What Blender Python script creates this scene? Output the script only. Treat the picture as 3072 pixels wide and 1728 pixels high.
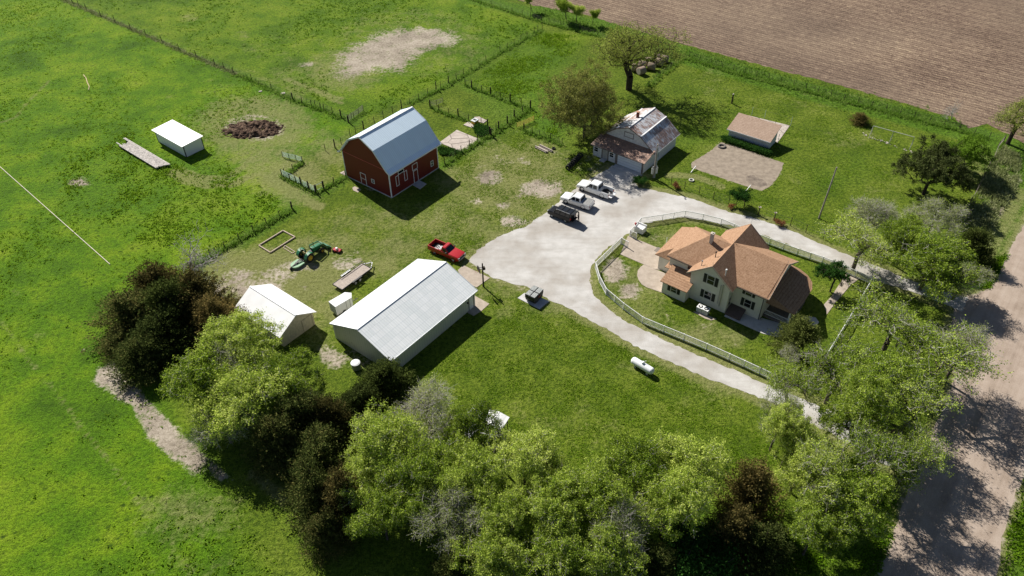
import bpy, bmesh, math, random
import numpy as np
from mathutils import Vector, Matrix
for o in list(bpy.data.objects): bpy.data.objects.remove(o)
SC = bpy.context.scene
COL = SC.collection
# ---------------------------------------------------------------- camera
FPX, PITCH, ROLL, CAMH = 2290.0, math.radians(41.2), math.radians(-0.85), 70.5
_f = Vector((0, math.cos(PITCH), -math.sin(PITCH)))
_u0 = Vector((0, math.sin(PITCH), math.cos(PITCH)))
_x0 = Vector((1, 0, 0))
_x = _x0*math.cos(ROLL) + _u0*math.sin(ROLL)
_u = -_x0*math.sin(ROLL) + _u0*math.cos(ROLL)
cam = bpy.data.cameras.new('camera')
camo = bpy.data.objects.new('camera', cam)
COL.objects.link(camo)
camo.matrix_world = Matrix(((_x.x, _u.x, -_f.x, 0), (_x.y, _u.y, -_f.y, 0), (_x.z, _u.z, -_f.z, CAMH), (0, 0, 0, 1)))
cam.sensor_width = 36
cam.lens = FPX/3072*36
cam.clip_end = 6000
SC.camera = camo
# ---------------------------------------------------------------- light
SUN_AZ, SUN_EL = 126.5, 41.0
w = bpy.data.worlds.new('World')
SC.world = w
w.use_nodes = True
nt = w.node_tree
nt.nodes.clear()
sky = nt.nodes.new('ShaderNodeTexSky')
sky.sky_type = 'NISHITA'
sky.sun_disc = False
sky.sun_elevation = math.radians(SUN_EL)
sky.sun_rotation = math.radians(90-SUN_AZ)
sky.air_density = 0.75
sky.dust_density = 0.6
bg = nt.nodes.new('ShaderNodeBackground')
bg.inputs['Strength'].default_value = 0.05
out = nt.nodes.new('ShaderNodeOutputWorld')
nt.links.new(sky.outputs[0], bg.inputs[0])
nt.links.new(bg.outputs[0], out.inputs[0])
sl = bpy.data.lights.new('sun', 'SUN')
sl.energy = 5.0
sl.angle = math.radians(0.5)
sl.color = (1, 0.955, 0.88)
so = bpy.data.objects.new('sun', sl)
COL.objects.link(so)
a, e = math.radians(SUN_AZ), math.radians(SUN_EL)
so.rotation_euler = Vector((math.cos(a)*math.cos(e), math.sin(a)*math.cos(e), math.sin(e))).to_track_quat('Z', 'Y').to_euler()
so.location = (0, 0, 100)
SC.view_settings.view_transform = 'Standard'
SC.view_settings.look = 'None'
SC.view_settings.exposure = 0.6
SC.view_settings.gamma = 1

# ---------------------------------------------------------------- survey: photo point -> place on the ground (or at height z)
def G(x, y, z=0.0):
    d = _x*((x-1536)/FPX) - _u*((y-864)/FPX) + _f
    t = (z-CAMH)/d.z
    return Vector((d.x*t, d.y*t, z))
def crop(ox, oy, s):
    return lambda x, y, z=0.0: G(ox+s*x, oy+s*y, z)
FD = crop(0, 0, 1.19255)
S4 = 1024/2576
Q1, Q2, Q3 = crop(0, 0, S4), crop(1024, 0, S4), crop(2048, 0, S4)
Q4, Q5, Q6, Q7, Q8 = crop(0, 576, S4), crop(0, 1152, S4), crop(1024, 1152, S4), crop(2048, 1152, S4), crop(2048, 576, S4)
B1 = crop(900, 250, 600/1932); GA = crop(1740, 300, 320/1932); HO = crop(1940, 650, 520/2153)
SH = crop(650, 650, 850/2239); WS = crop(300, 300, 600/2576); CO = crop(2000, 250, 600/1932); H3 = crop(1750, 600, 750/1976)
R2 = crop(1500, 250, 600/1932); R7 = crop(2500, 250, 572/1275); VC = crop(1600, 500, 300/1976); RT = crop(1240, 680, 300/2415)
TR = crop(820, 680, 340/2463); LP = crop(1350, 780, 350/2305); BL = crop(1780, 80, 320/1932); CP = crop(1360, 300, 340/2463); CB = crop(820, 400, 280/2029)
PG = crop(1840, 640, 220/1126)
HEAD = math.radians(51.5)

# ---------------------------------------------------------------- materials
MATS = {}
class NB:
    def __init__(s, name):
        s.m = bpy.data.materials.new(name); s.m.use_nodes = True
        s.t = s.m.node_tree; s.t.nodes.clear(); s.n = s.t.nodes; s.l = s.t.links
        s.o = s.n.new('ShaderNodeOutputMaterial')
    def coord(s): return s.n.new('ShaderNodeTexCoord').outputs['Object']
    def geo(s, k='Random Per Island'): return s.n.new('ShaderNodeNewGeometry').outputs[k]
    def noise(s, sc, det=3, rough=.55, vec=None, dist=0):
        n = s.n.new('ShaderNodeTexNoise'); n.inputs['Scale'].default_value = sc; n.inputs['Detail'].default_value = det
        n.inputs['Roughness'].default_value = rough; n.inputs['Distortion'].default_value = dist
        s.l.new(vec if vec is not None else s.coord(), n.inputs['Vector'])
        return n.outputs['Fac']
    def voro(s, sc, vec=None, feat='F1', out='Distance'):
        n = s.n.new('ShaderNodeTexVoronoi'); n.feature = feat; n.inputs['Scale'].default_value = sc
        s.l.new(vec if vec is not None else s.coord(), n.inputs['Vector'])
        return n.outputs[out]
    def mapv(s, vec, scale=(1, 1, 1), rot=(0, 0, 0), loc=(0, 0, 0)):
        n = s.n.new('ShaderNodeMapping'); n.inputs['Scale'].default_value = scale; n.inputs['Rotation'].default_value = rot; n.inputs['Location'].default_value = loc
        s.l.new(vec, n.inputs['Vector']); return n.outputs[0]
    def wave(s, sc, direction='X', vec=None, dist=0, prof='SIN'):
        n = s.n.new('ShaderNodeTexWave'); n.bands_direction = direction; n.wave_profile = prof
        n.inputs['Scale'].default_value = sc; n.inputs['Distortion'].default_value = dist
        s.l.new(vec if vec is not None else s.coord(), n.inputs['Vector']); return n.outputs['Fac']
    def attr(s, name):
        n = s.n.new('ShaderNodeAttribute'); n.attribute_name = name; return n.outputs['Fac']
    def math(s, op, a, b=None, c=None, clamp=False):
        n = s.n.new('ShaderNodeMath'); n.operation = op; n.use_clamp = clamp
        for i, v in enumerate((a, b, c)):
            if v is None: continue
            if isinstance(v, (int, float)): n.inputs[i].default_value = v
            else: s.l.new(v, n.inputs[i])
        return n.outputs[0]
    def ramp(s, fac, stops, interp='LINEAR'):
        n = s.n.new('ShaderNodeValToRGB'); cr = n.color_ramp; cr.interpolation = interp
        while len(cr.elements) > 1: cr.elements.remove(cr.elements[-1])
        cr.elements[0].position = stops[0][0]
        c = stops[0][1]; cr.elements[0].color = (c, c, c, 1) if isinstance(c, (int, float)) else (*c, 1)
        for p, c in stops[1:]:
            el = cr.elements.new(p); el.color = (c, c, c, 1) if isinstance(c, (int, float)) else (*c, 1)
        s.l.new(fac, n.inputs[0]); return n.outputs[0]
    def mix(s, fac, a, b, mode='MIX'):
        n = s.n.new('ShaderNodeMix'); n.data_type = 'RGBA'; n.blend_type = mode
        for i, v in ((0, fac), (6, a), (7, b)):
            if isinstance(v, (int, float)): n.inputs[i].default_value = v if i == 0 else (v, v, v, 1)
            elif isinstance(v, tuple): n.inputs[i].default_value = (*v, 1)
            else: s.l.new(v, n.inputs[i])
        return n.outputs[2]
    def bump(s, h, strength=.5, dist=.05):
        n = s.n.new('ShaderNodeBump'); n.inputs['Strength'].default_value = strength; n.inputs['Distance'].default_value = dist
        s.l.new(h, n.inputs['Height']); return n.outputs[0]
    def pbr(s, col, rough=.8, metal=0, normal=None, spec=.3, coat=0):
        p = s.n.new('ShaderNodeBsdfPrincipled')
        if isinstance(col, tuple): p.inputs['Base Color'].default_value = (*col, 1)
        else: s.l.new(col, p.inputs['Base Color'])
        if isinstance(rough, (int, float)): p.inputs['Roughness'].default_value = rough
        else: s.l.new(rough, p.inputs['Roughness'])
        p.inputs['Metallic'].default_value = metal; p.inputs['Specular IOR Level'].default_value = spec
        p.inputs['Coat Weight'].default_value = coat
        if normal is not None: s.l.new(normal, p.inputs['Normal'])
        s.l.new(p.outputs[0], s.o.inputs[0]); return s.m

def plain(name, col, rough=.6, metal=0, spec=.3, var=.12, sc=3.0, bump=0, coat=0):
    if name in MATS: return MATS[name]
    b = NB(name)
    n = b.noise(sc, 4)
    c2 = tuple(max(0, v*(1-var*1.6)) for v in col); c1 = tuple(min(1, v*(1+var)) for v in col)
    c = b.ramp(n, [(.3, c2), (.7, c1)])
    MATS[name] = b.pbr(c, rough, metal, b.bump(b.noise(sc*8, 3), bump, .02) if bump else None, spec, coat)
    return MATS[name]

def mat_leaf(name, stops, trans=.35, island=True):
    b = NB(name)
    r = b.geo()
    oi = b.n.new('ShaderNodeObjectInfo')
    n = b.noise(.55, 2)
    f = b.math('ADD', b.math('MULTIPLY', r, .40), b.math('ADD', b.math('MULTIPLY', n, .7), b.math('MULTIPLY_ADD', oi.outputs['Random'], .34, -.23)))
    c = b.ramp(f, stops)
    d = b.n.new('ShaderNodeBsdfDiffuse'); tr = b.n.new('ShaderNodeBsdfTranslucent'); mx = b.n.new('ShaderNodeMixShader')
    b.l.new(c, d.inputs[0]); b.l.new(c, tr.inputs[0]); mx.inputs[0].default_value = trans
    b.l.new(d.outputs[0], mx.inputs[1]); b.l.new(tr.outputs[0], mx.inputs[2]); b.l.new(mx.outputs[0], b.o.inputs[0])
    MATS[name] = b.m
    return b.m

def mat_ground():
    b = NB('grass_ground')
    co = b.coord()
    dirt, dry, lush, pas = b.attr('dirt'), b.attr('dry'), b.attr('lush'), b.attr('pasture')
    nL = b.noise(.035, 3, .6, co); nM = b.noise(.16, 4, .65, co); nS = b.noise(2.0, 4, .75, co); nF = b.noise(7, 3, .7, co)
    nD = b.noise(.42, 5, .72, co, .4)
    streak = b.noise(1.0, 3, .6, b.mapv(co, (1.6, .5, 1), (0, 0, math.radians(-20))))
    lawn = b.ramp(b.math('ADD', b.math('MULTIPLY', nM, .55), b.math('MULTIPLY', nS, .45)),
                  [(.30, (.050, .090, .007)), (.45, (.092, .148, .009)), (.56, (.150, .205, .018)), (.68, (.225, .255, .055))])
    past = b.ramp(b.math('ADD', b.math('MULTIPLY', nL, .5), b.math('MULTIPLY', nM, .5)),
                  [(.38, (.055, .130, .005)), (.47, (.100, .212, .006)), (.55, (.165, .275, .009)), (.64, (.24, .325, .022))])
    g = b.mix(pas, lawn, past)
    g = b.mix(b.math('MULTIPLY', lush, .75), g, b.ramp(nS, [(.3, (.045, .10, .008)), (.6, (.095, .21, .014)), (.8, (.16, .29, .03))]))
    # fine mottling of blades and clover; dark dots with tuft shadows painted in
    g = b.mix(b.ramp(nS, [(.40, .75), (.52, 0)]), g, b.mix(.55, g, (.016, .032, .004)))
    g = b.mix(b.ramp(nF, [(.34, .72), (.52, 0)]), g, (.012, .024, .003))
    g = b.mix(b.ramp(nF, [(.56, 0), (.80, .5)]), g, (.26, .29, .07))
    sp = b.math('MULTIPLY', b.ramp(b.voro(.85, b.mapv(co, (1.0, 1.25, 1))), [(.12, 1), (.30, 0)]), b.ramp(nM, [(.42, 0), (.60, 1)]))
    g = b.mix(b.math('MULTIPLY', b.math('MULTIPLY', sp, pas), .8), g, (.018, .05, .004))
    sp2 = b.ramp(b.voro(1.7, b.mapv(co, (1.2, 1.0, 1))), [(.10, .55), (.34, 0)])
    g = b.mix(sp2, g, b.mix(.5, g, (.02, .045, .006)))
    # straw coloured dead grass
    strawc = b.ramp(b.math('ADD', b.math('MULTIPLY', nF, .5), b.math('MULTIPLY', nS, .5)), [(.3, (.10, .105, .03)), (.5, (.21, .215, .075)), (.62, (.30, .275, .14)), (.78, (.40, .35, .21))])
    df = b.math('MULTIPLY_ADD', b.math('SUBTRACT', b.math('ADD', b.math('MULTIPLY', nD, .55), b.math('ADD', b.math('MULTIPLY', nS, .27), b.math('MULTIPLY', streak, .18))), .5), 5.2, b.math('MULTIPLY_ADD', dry, 2.75, b.math('MULTIPLY_ADD', pas, -.35, -.72)), clamp=True)
    g = b.mix(b.math('MULTIPLY', df, .74), g, strawc)
    # bare soil
    soil = b.ramp(b.math('ADD', b.math('MULTIPLY', nM, .35), b.math('ADD', b.math('MULTIPLY', nS, .35), b.math('MULTIPLY', nF, .3))),
                  [(.38, (.11, .09, .068)), (.48, (.26, .22, .170)), (.60, (.45, .395, .32))])
    sf = b.math('MULTIPLY_ADD', b.math('SUBTRACT', b.math('ADD', b.math('MULTIPLY', nD, .55), b.math('MULTIPLY', nS, .45)), .5), 7.5, b.math('MULTIPLY_ADD', dirt, 3.4, -1.7), clamp=True)
    g = b.mix(sf, g, soil)
    h = b.math('ADD', b.math('MULTIPLY', nS, 1.0), b.math('MULTIPLY', nF, .35))
    bm = b.n.new('ShaderNodeBump'); bm.inputs['Distance'].default_value = .45
    b.l.new(h, bm.inputs['Height'])
    b.l.new(b.math('MULTIPLY_ADD', b.math('SUBTRACT', 1, sf), .55, .2), bm.inputs['Strength'])
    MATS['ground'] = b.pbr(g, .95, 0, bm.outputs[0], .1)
def mat_field():
    b = NB('tilled_soil')
    co = b.mapv(b.coord(), rot=(0, 0, -(HEAD+math.radians(90))))
    n1 = b.noise(2.2, 4, .7, b.mapv(co, (.35, 2.2, 1))); n2 = b.noise(.05, 3, .6, co); n3 = b.noise(4.2, 3, .8, b.mapv(co, (.8, 1, 1)))
    n5 = b.noise(.9, 4, .8, b.mapv(co, (.4, 1.6, 1)))
    row = b.wave(.30, 'Y', co, 1.5)
    row2 = b.wave(.11, 'Y', co, 1.6)
    f = b.math('ADD', b.math('ADD', b.math('MULTIPLY', n1, .48), b.math('MULTIPLY', n3, .46)), b.math('ADD', b.math('MULTIPLY', row, .055), b.math('ADD', b.math('MULTIPLY', row2, .025), b.math('MULTIPLY', n5, .14))))
    f = b.math('ADD', f, b.math('MULTIPLY_ADD', n2, .16, -.14))
    c = b.ramp(f, [(.42, (.045, .029, .020)), (.505, (.135, .092, .068)), (.575, (.255, .185, .130)), (.67, (.50, .40, .25))])
    c = b.mix(b.ramp(b.noise(.022, 3, .6, co), [(.42, .30), (.6, 0)]), c, (.15, .115, .085))
    MATS['field'] = b.pbr(c, .95, 0, b.bump(f, .6, .12), .1)
def mat_gravel():
    b = NB('white_gravel')
    co = b.coord(); nf = b.noise(12, 3, .8, co); nm = b.noise(.7, 4, .6, co); nl = b.noise(.13, 3, .6, co)
    c = b.ramp(b.math('ADD', b.math('MULTIPLY', nf, .45), b.math('ADD', b.math('MULTIPLY', nm, .3), b.math('MULTIPLY', nl, .25))),
               [(.34, (.27, .255, .235)), (.46, (.42, .405, .38)), (.60, (.53, .515, .49))])
    wt = b.noise(.9, 3, .6, b.mapv(co, (.25, 1.6, 1), (0, 0, -HEAD+1.75)))
    c = b.mix(b.ramp(wt, [(.38, .22), (.50, 0)]), c, (.31, .285, .25))
    c = b.mix(b.ramp(nl, [(.38, .45), (.55, 0)]), c, (.29, .25, .205))
    MATS['gravel'] = b.pbr(c, .95, 0, b.bump(nf, .5, .04), .15)
def mat_road():
    b = NB('packed_dirt_road')
    co = b.mapv(b.coord(), rot=(0, 0, -HEAD)); nf = b.noise(8, 4, .8, co); nm = b.noise(.5, 4, .6, co); nl = b.noise(.5, 3, .6, b.mapv(co, (.06, 1.3, 1)))
    c = b.ramp(b.math('ADD', b.math('MULTIPLY', nf, .3), b.math('ADD', b.math('MULTIPLY', nm, .3), b.math('MULTIPLY', nl, .4))),
               [(.36, (.215, .165, .125)), (.5, (.34, .272, .218)), (.66, (.46, .385, .32))])
    tr = b.wave(2.6, 'X', co, .3)
    c = b.mix(b.math('MULTIPLY', b.ramp(nl, [(.52, 0), (.6, .22)]), tr), c, (.25, .2, .16))
    MATS['road'] = b.pbr(c, .95, 0, b.bump(b.math('ADD', nf, nl), .5, .05), .1)
def mat_concrete(name, c0, c1, crack=0):
    b = NB(name); co = b.coord(); n = b.noise(1.2, 5, .65, co); nf = b.noise(14, 3, .7, co)
    c = b.ramp(b.math('ADD', b.math('MULTIPLY', n, .7), b.math('MULTIPLY', nf, .3)), [(.35, c0), (.62, c1)])
    if crack:
        v = b.voro(crack, b.mix(.12, co, b.n.new('ShaderNodeTexNoise').outputs['Color']), 'DISTANCE_TO_EDGE')
        c = b.mix(b.ramp(v, [(.008, .75), (.03, 0)]), c, (.13, .11, .09))
    MATS[name] = b.pbr(c, .9, 0, b.bump(nf, .2, .02), .2)
def mat_ribbed(name, col, axis='X', per=.3, rough=.45, metal=0.0, panels=0, rust=0, spec=.5, dark=.82):
    b = NB(name); co = b.coord()
    wv = b.wave(.314/per, axis, co)
    line = b.ramp(wv, [(.02, 1.0), (.16, 0)])
    c = b.mix(b.math('MULTIPLY', line, .38), col, tuple(v*dark*.8 for v in col))
    n = b.noise(.8, 4, .6, b.mapv(co, (1, .25, .25)))
    c = b.mix(b.ramp(n, [(.35, .35), (.6, 0)]), c, tuple(v*.86 for v in col))
    if panels:
        v = b.n.new('ShaderNodeTexBrick'); v.offset = 0; v.inputs['Scale'].default_value = 1
        v.inputs['Brick Width'].default_value = 1.0; v.inputs['Row Height'].default_value = .85; v.inputs['Mortar Size'].default_value = .03; v.inputs['Bias'].default_value = -.2
        v.inputs['Color1'].default_value = (1, 1, 1, 1); v.inputs['Color2'].default_value = (.80, .84, .84, 1); v.inputs['Mortar'].default_value = (.72, .76, .78, 1)
        b.l.new(co, v.inputs['Vector'])
        c = b.mix(panels, c, v.outputs['Color'], 'MULTIPLY')
    if rust:
        r1 = b.noise(1.5, 5, .75, b.mapv(co, (2.6, .7, .7))); r2 = b.noise(.28, 3, .6, co)
        rf = b.math('MULTIPLY_ADD', b.math('ADD', b.math('MULTIPLY', r1, .62), b.math('MULTIPLY', r2, .38)), 11, -5.6+rust, clamp=True)
        rc = b.ramp(b.noise(3.5, 3, .6, co), [(.35, (.12, .055, .03)), (.6, (.31, .15, .085)), (.8, (.40, .23, .14))])
        c = b.mix(b.math('MULTIPLY', rf, .85), c, rc)
    MATS[name] = b.pbr(c, rough, metal, b.bump(wv, .35, .03), spec)
def mat_shingle(name, cols):
    b = NB(name); co = b.coord()
    row = b.wave(3.4, 'Z', co); n = b.noise(5, 4, .8, b.mapv(co, (1, 1, 2))); n2 = b.noise(.7, 3, .6, co)
    vo = b.voro(3.2, b.mapv(co, (1, 1, 2.6)), out='Color')
    f = b.math('ADD', b.math('MULTIPLY', n, .72), b.math('ADD', b.math('MULTIPLY', vo, .14), b.math('MULTIPLY', n2, .14)))
    c = b.ramp(f, [(.28, cols[0]), (.5, cols[1]), (.72, cols[2])])
    c = b.mix(b.ramp(row, [(.05, .3), (.3, 0)]), c, tuple(v*.45 for v in cols[0]))
    MATS[name] = b.pbr(c, .92, 0, b.bump(b.math('ADD', row, n), .35, .03), .15)
def mat_bark(name, c0, c1):
    b = NB(name); co = b.coord(); n = b.noise(6, 4, .7, b.mapv(co, (1, 1, .3)))
    MATS[name] = b.pbr(b.ramp(n, [(.35, c0), (.65, c1)]), .95, 0, b.bump(n, .5, .03), .1)
mat_ground(); mat_field(); mat_gravel(); mat_road()
mat_concrete('concrete', (.30, .25, .20), (.43, .365, .30)); mat_concrete('old_concrete', (.34, .29, .25), (.50, .44, .385), .35)
mat_concrete('grey_concrete', (.42, .41, .40), (.55, .54, .53)); mat_concrete('stucco', (.60, .58, .50), (.68, .66, .58)); mat_concrete('sand', (.185, .15, .115), (.32, .265, .205))
mat_ribbed('white_metal', (.80, .80, .80), 'Y', .9, .4); mat_ribbed('sky_tinted_roof', (.74, .88, .98), 'X', .35, .35, 0)  # barn roof: blue of the reflected sky put into the base colour
mat_ribbed('shed_roof', (.84, .86, .85), 'X', .35, .5, .0, .6); mat_ribbed('shed_roof_white', (.84, .84, .83), 'X', .35, .5, 0, .12)
mat_ribbed('beige_siding', (.62, .60, .52), 'X', .45, .55, 0, dark=.7); mat_ribbed('beige_siding_end', (.55, .54, .47), 'Y', .45, .55, 0, dark=.75)
mat_ribbed('rusty_roof', (.66, .68, .70), 'X', .6, .45, .1, 0, .85); mat_ribbed('rusty_porch_roof', (.50, .45, .41), 'Y', .6, .6, 0, 0, 1.6)
mat_ribbed('red_siding', (.15, .009, .006), 'X', .22, .6, 0, dark=.6); mat_ribbed('red_siding_end', (.15, .009, .006), 'Y', .22, .6, 0, dark=.6)
mat_concrete('damp', (.10, .08, .065), (.25, .205, .16)); mat_shingle('tan_shingle', ((.17, .098, .055), (.34, .205, .125), (.47, .31, .205))); mat_shingle('coop_shingle', ((.24, .165, .12), (.36, .26, .195), (.47, .355, .28)))
mat_bark('bark', (.045, .036, .028), (.15, .125, .10)); mat_bark('grey_twig', (.28, .26, .235), (.55, .52, .48)); mat_bark('dark_bark', (.028, .021, .016), (.085, .065, .05)); mat_bark('post_wood', (.028, .022, .017), (.085, .07, .055)); mat_bark('pole_wood', (.24, .21, .18), (.40, .36, .31))
mat_leaf('elm_leaf', [(.22, (.095, .16, .014)), (.48, (.30, .405, .045)), (.82, (.61, .68, .17))], .32)
mat_leaf('elm_leaf_grey', [(.25, (.16, .21, .04)), (.5, (.33, .40, .10)), (.85, (.55, .58, .24))], .3)
mat_leaf('bud_leaf', [(.2, (.15, .18, .03)), (.5, (.32, .38, .07)), (.85, (.48, .52, .14))], .3)
mat_leaf('bronze_leaf', [(.2, (.17, .18, .045)), (.5, (.36, .37, .10)), (.85, (.52, .48, .19))], .3)
mat_leaf('cedar_leaf', [(.2, (.024, .036, .010)), (.5, (.080, .105, .026)), (.7, (.14, .14, .042)), (.9, (.22, .18, .06))], .2)
mat_leaf('brown_cedar_leaf', [(.2, (.036, .038, .012)), (.5, (.115, .10, .032)), (.85, (.24, .175, .06))], .2)
mat_leaf('green_cedar_leaf', [(.2, (.028, .042, .010)), (.5, (.085, .112, .025)), (.85, (.18, .20, .055))], .2)
mat_leaf('pine_leaf', [(.2, (.035, .048, .014)), (.5, (.105, .13, .040)), (.85, (.22, .24, .09))], .2)
mat_leaf('bright_leaf', [(.2, (.07, .14, .012)), (.5, (.16, .28, .025)), (.85, (.26, .38, .06))], .4)
mat_leaf('shrub_leaf', [(.2, (.02, .06, .012)), (.5, (.05, .13, .022)), (.85, (.12, .22, .05))], .35)
mat_leaf('tuft_leaf', [(.2, (.07, .15, .008)), (.5, (.15, .27, .012)), (.85, (.24, .36, .03))], .4)
mat_leaf('tall_grass_leaf', [(.2, (.06, .13, .012)), (.5, (.15, .28, .03)), (.85, (.32, .42, .11))], .4)
mat_leaf('weed_leaf', [(.2, (.15, .18, .06)), (.5, (.30, .34, .14)), (.85, (.50, .48, .30))], .4)
mat_leaf('orange_leaf', [(.2, (.14, .06, .025)), (.5, (.27, .12, .055)), (.85, (.36, .19, .09))], .2)
mat_leaf('dung_leaf', [(.2, (.03, .018, .012)), (.5, (.08, .05, .035)), (.85, (.26, .18, .12))], 0)
plain('roof_white', (.80, .80, .79), .5, var=.05, sc=.6); white = plain('white_paint', (.78, .78, .76), .5, var=.05); trimw = plain('white_trim', (.76, .77, .78), .5, var=.04)
dark = plain('black_paint', (.02, .02, .021), .5); rubber = plain('rubber', (.025, .024, .023), .85, bump=.2, sc=8)
wirem = plain('rusty_wire', (.11, .095, .08), .8); steel = plain('galvanised_steel', (.42, .43, .44), .4, .7); glass = plain('dark_glass', (.012, .014, .018), .08, 0, .6, var=.02)
def M(n): return MATS[n]

# ---------------------------------------------------------------- mesh helpers
class MB:
    def __init__(s): s.v = []; s.f = []; s.mi = []; s.T = None; s.parts = []
    def add(s, vs, fs, mi=0):
        o = len(s.v)
        for p in vs:
            p = Vector(p)
            if s.T is not None: p = s.T @ p
            s.v.append(tuple(p))
        for f in fs: s.f.append(tuple(i+o for i in f)); s.mi.append(mi)
        s.parts.append((range(o, len(s.v)), [tuple(i+o for i in f) for f in fs]))
        return s
    def box(s, x0, x1, y0, y1, z0, z1, mi=0):
        return s.add([(x0, y0, z0), (x1, y0, z0), (x1, y1, z0), (x0, y1, z0), (x0, y0, z1), (x1, y0, z1), (x1, y1, z1), (x0, y1, z1)],
                     [(0, 3, 2, 1), (4, 5, 6, 7), (0, 1, 5, 4), (1, 2, 6, 5), (2, 3, 7, 6), (3, 0, 4, 7)], mi)
    def poly(s, pts, mi=0): return s.add(pts, [tuple(range(len(pts)))], mi)
    def slab(s, pts, t, mi=0):
        n = len(pts); lo = [(p[0], p[1], p[2]-t) for p in pts]
        fs = [tuple(range(n)), tuple(range(2*n-1, n-1, -1))] + [(i, i+n, (i+1) % n+n, (i+1) % n) for i in range(n)]
        return s.add(list(pts)+lo, fs, mi)
    def bar(s, a, b, w, h=None, mi=0):
        h = h or w; a = Vector(a); b = Vector(b); d = (b-a).normalized()
        up = Vector((0, 0, 1)) if abs(d.z) < .95 else Vector((1, 0, 0))
        r = d.cross(up).normalized()*w/2; u = r.cross(d).normalized()*h/2
        vs = [a-r-u, a+r-u, a+r+u, a-r+u, b-r-u, b+r-u, b+r+u, b-r+u]
        return s.add(vs, [(0, 1, 2, 3), (7, 6, 5, 4), (0, 4, 5, 1), (1, 5, 6, 2), (2, 6, 7, 3), (3, 7, 4, 0)], mi)
    def tube(s, a, b, r0, r1=None, n=8, cap=True, mi=0):
        r1 = r0 if r1 is None else r1; a = Vector(a); b = Vector(b); d = (b-a).normalized()
        up = Vector((0, 0, 1)) if abs(d.z) < .9 else Vector((1, 0, 0))
        x = d.cross(up).normalized(); y = x.cross(d)
        vs = [a+(x*math.cos(t)+y*math.sin(t))*r0 for t in [2*math.pi*i/n for i in range(n)]] + [b+(x*math.cos(t)+y*math.sin(t))*r1 for t in [2*math.pi*i/n for i in range(n)]]
        fs = [(i, (i+1) % n, (i+1) % n+n, i+n) for i in range(n)]
        if cap: fs += [tuple(range(n-1, -1, -1)), tuple(range(n, 2*n))]
        return s.add(vs, fs, mi)
    def lathe(s, c, prof, n=16, axis='Z', mi=0):
        vs = []; m = len(prof)
        for i in range(n):
            t = 2*math.pi*i/n
            for r, h in prof:
                p = {'Z': (r*math.cos(t), r*math.sin(t), h), 'X': (h, r*math.cos(t), r*math.sin(t)), 'Y': (r*math.cos(t), h, r*math.sin(t))}[axis]
                vs.append((c[0]+p[0], c[1]+p[1], c[2]+p[2]))
        fs = [(i*m+j, ((i+1) % n)*m+j, ((i+1) % n)*m+j+1, i*m+j+1) for i in range(n) for j in range(m-1)]
        return s.add(vs, fs, mi)
    def loft(s, rings, mi=0, cap=True):
        n = len(rings[0]); vs = [p for r in rings for p in r]
        fs = [(k*n+i, k*n+(i+1) % n, (k+1)*n+(i+1) % n, (k+1)*n+i) for k in range(len(rings)-1) for i in range(n)]
        if cap: fs += [tuple(range(n-1, -1, -1)), tuple(range((len(rings)-1)*n, len(rings)*n))]
        return s.add(vs, fs, mi)
    def mesh(s, name, mats, smooth=False):
        me = bpy.data.meshes.new(name); me.from_pydata(s.v, [], s.f)
        for m in (mats if isinstance(mats, (list, tuple)) else [mats]): me.materials.append(M(m) if isinstance(m, str) else m)
        if any(s.mi): me.polygons.foreach_set('material_index', s.mi)
        if smooth: me.polygons.foreach_set('use_smooth', [True]*len(me.polygons))
        bm = bmesh.new(); bm.from_mesh(me); bmesh.ops.recalc_face_normals(bm, faces=bm.faces); bm.to_mesh(me); bm.free()
        me.update(); return me
    def build(s, name, mats, parent=None, smooth=False, bevel=0):
        o = bpy.data.objects.new(name, s.mesh(name, mats, smooth)); COL.objects.link(o)
        if parent: o.parent = parent
        if bevel:
            md = o.modifiers.new('bevel', 'BEVEL'); md.width = bevel; md.segments = 2; md.limit_method = 'ANGLE'
        return o
def split_build(mb, name, mats, parent):
    for vs, fs in mb.parts:
        q = MB(); q.add([mb.v[i] for i in vs], [tuple(j-vs[0] for j in f) for f in fs]); q.build(name, mats, parent)
def tag(o, label=None, cat=None, group=None, kind=None):
    if label: o['label'] = label
    if cat: o['category'] = cat
    if group: o['group'] = group
    if kind: o['kind'] = kind
    return o
def thing(name, label, cat, loc=(0, 0, 0), rz=0.0, group=None):
    o = bpy.data.objects.new(name, None); COL.objects.link(o); o.empty_display_size = .2
    o.location = loc; o.rotation_euler = (0, 0, rz)
    return tag(o, label, cat, group)
def link_mesh(name, me, parent=None):
    o = bpy.data.objects.new(name, me); COL.objects.link(o)
    if parent: o.parent = parent
    return o
def wheel(parent, x, y, r, w, rim='white_rim', side=1, rr=.6):
    """tyre with rim as sub-part; axle along local y"""
    a = MB(); h = w/2
    a.lathe((x, y, r), [(r*rr, -h*.85), (r*.93, -h), (r, -h*.6), (r, h*.6), (r*.93, h), (r*rr, h*.85), (r*rr, -h*.85)], 20, 'Y')
    t = a.build('wheel', rubber, parent, True)
    b = MB(); yy = y+side*h*.55
    b.lathe((x, yy, r), [(0, side*.04), (r*.16, side*.03), (r*.2, -side*.01), (r*rr*.85, -side*.02), (r*rr, side*h*.4), (r*rr, -side*.1), (0, -side*.1)], 16, 'Y')
    for k in range(5):
        t0 = k*2*math.pi/5; b.bar((x+.1*r*math.cos(t0), yy+side*.02, r+.1*r*math.sin(t0)), (x+r*rr*.95*math.cos(t0), yy+side*.03, r+r*rr*.95*math.sin(t0)), .1*r+.02, .03)
    b.build('rim', M(rim), t)
    return t
plain('white_rim', (.62, .62, .60), .4, .3); plain('yellow_rim', (.62, .42, .04), .5); plain('silver_rim', (.5, .5, .5), .3, .6)
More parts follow.
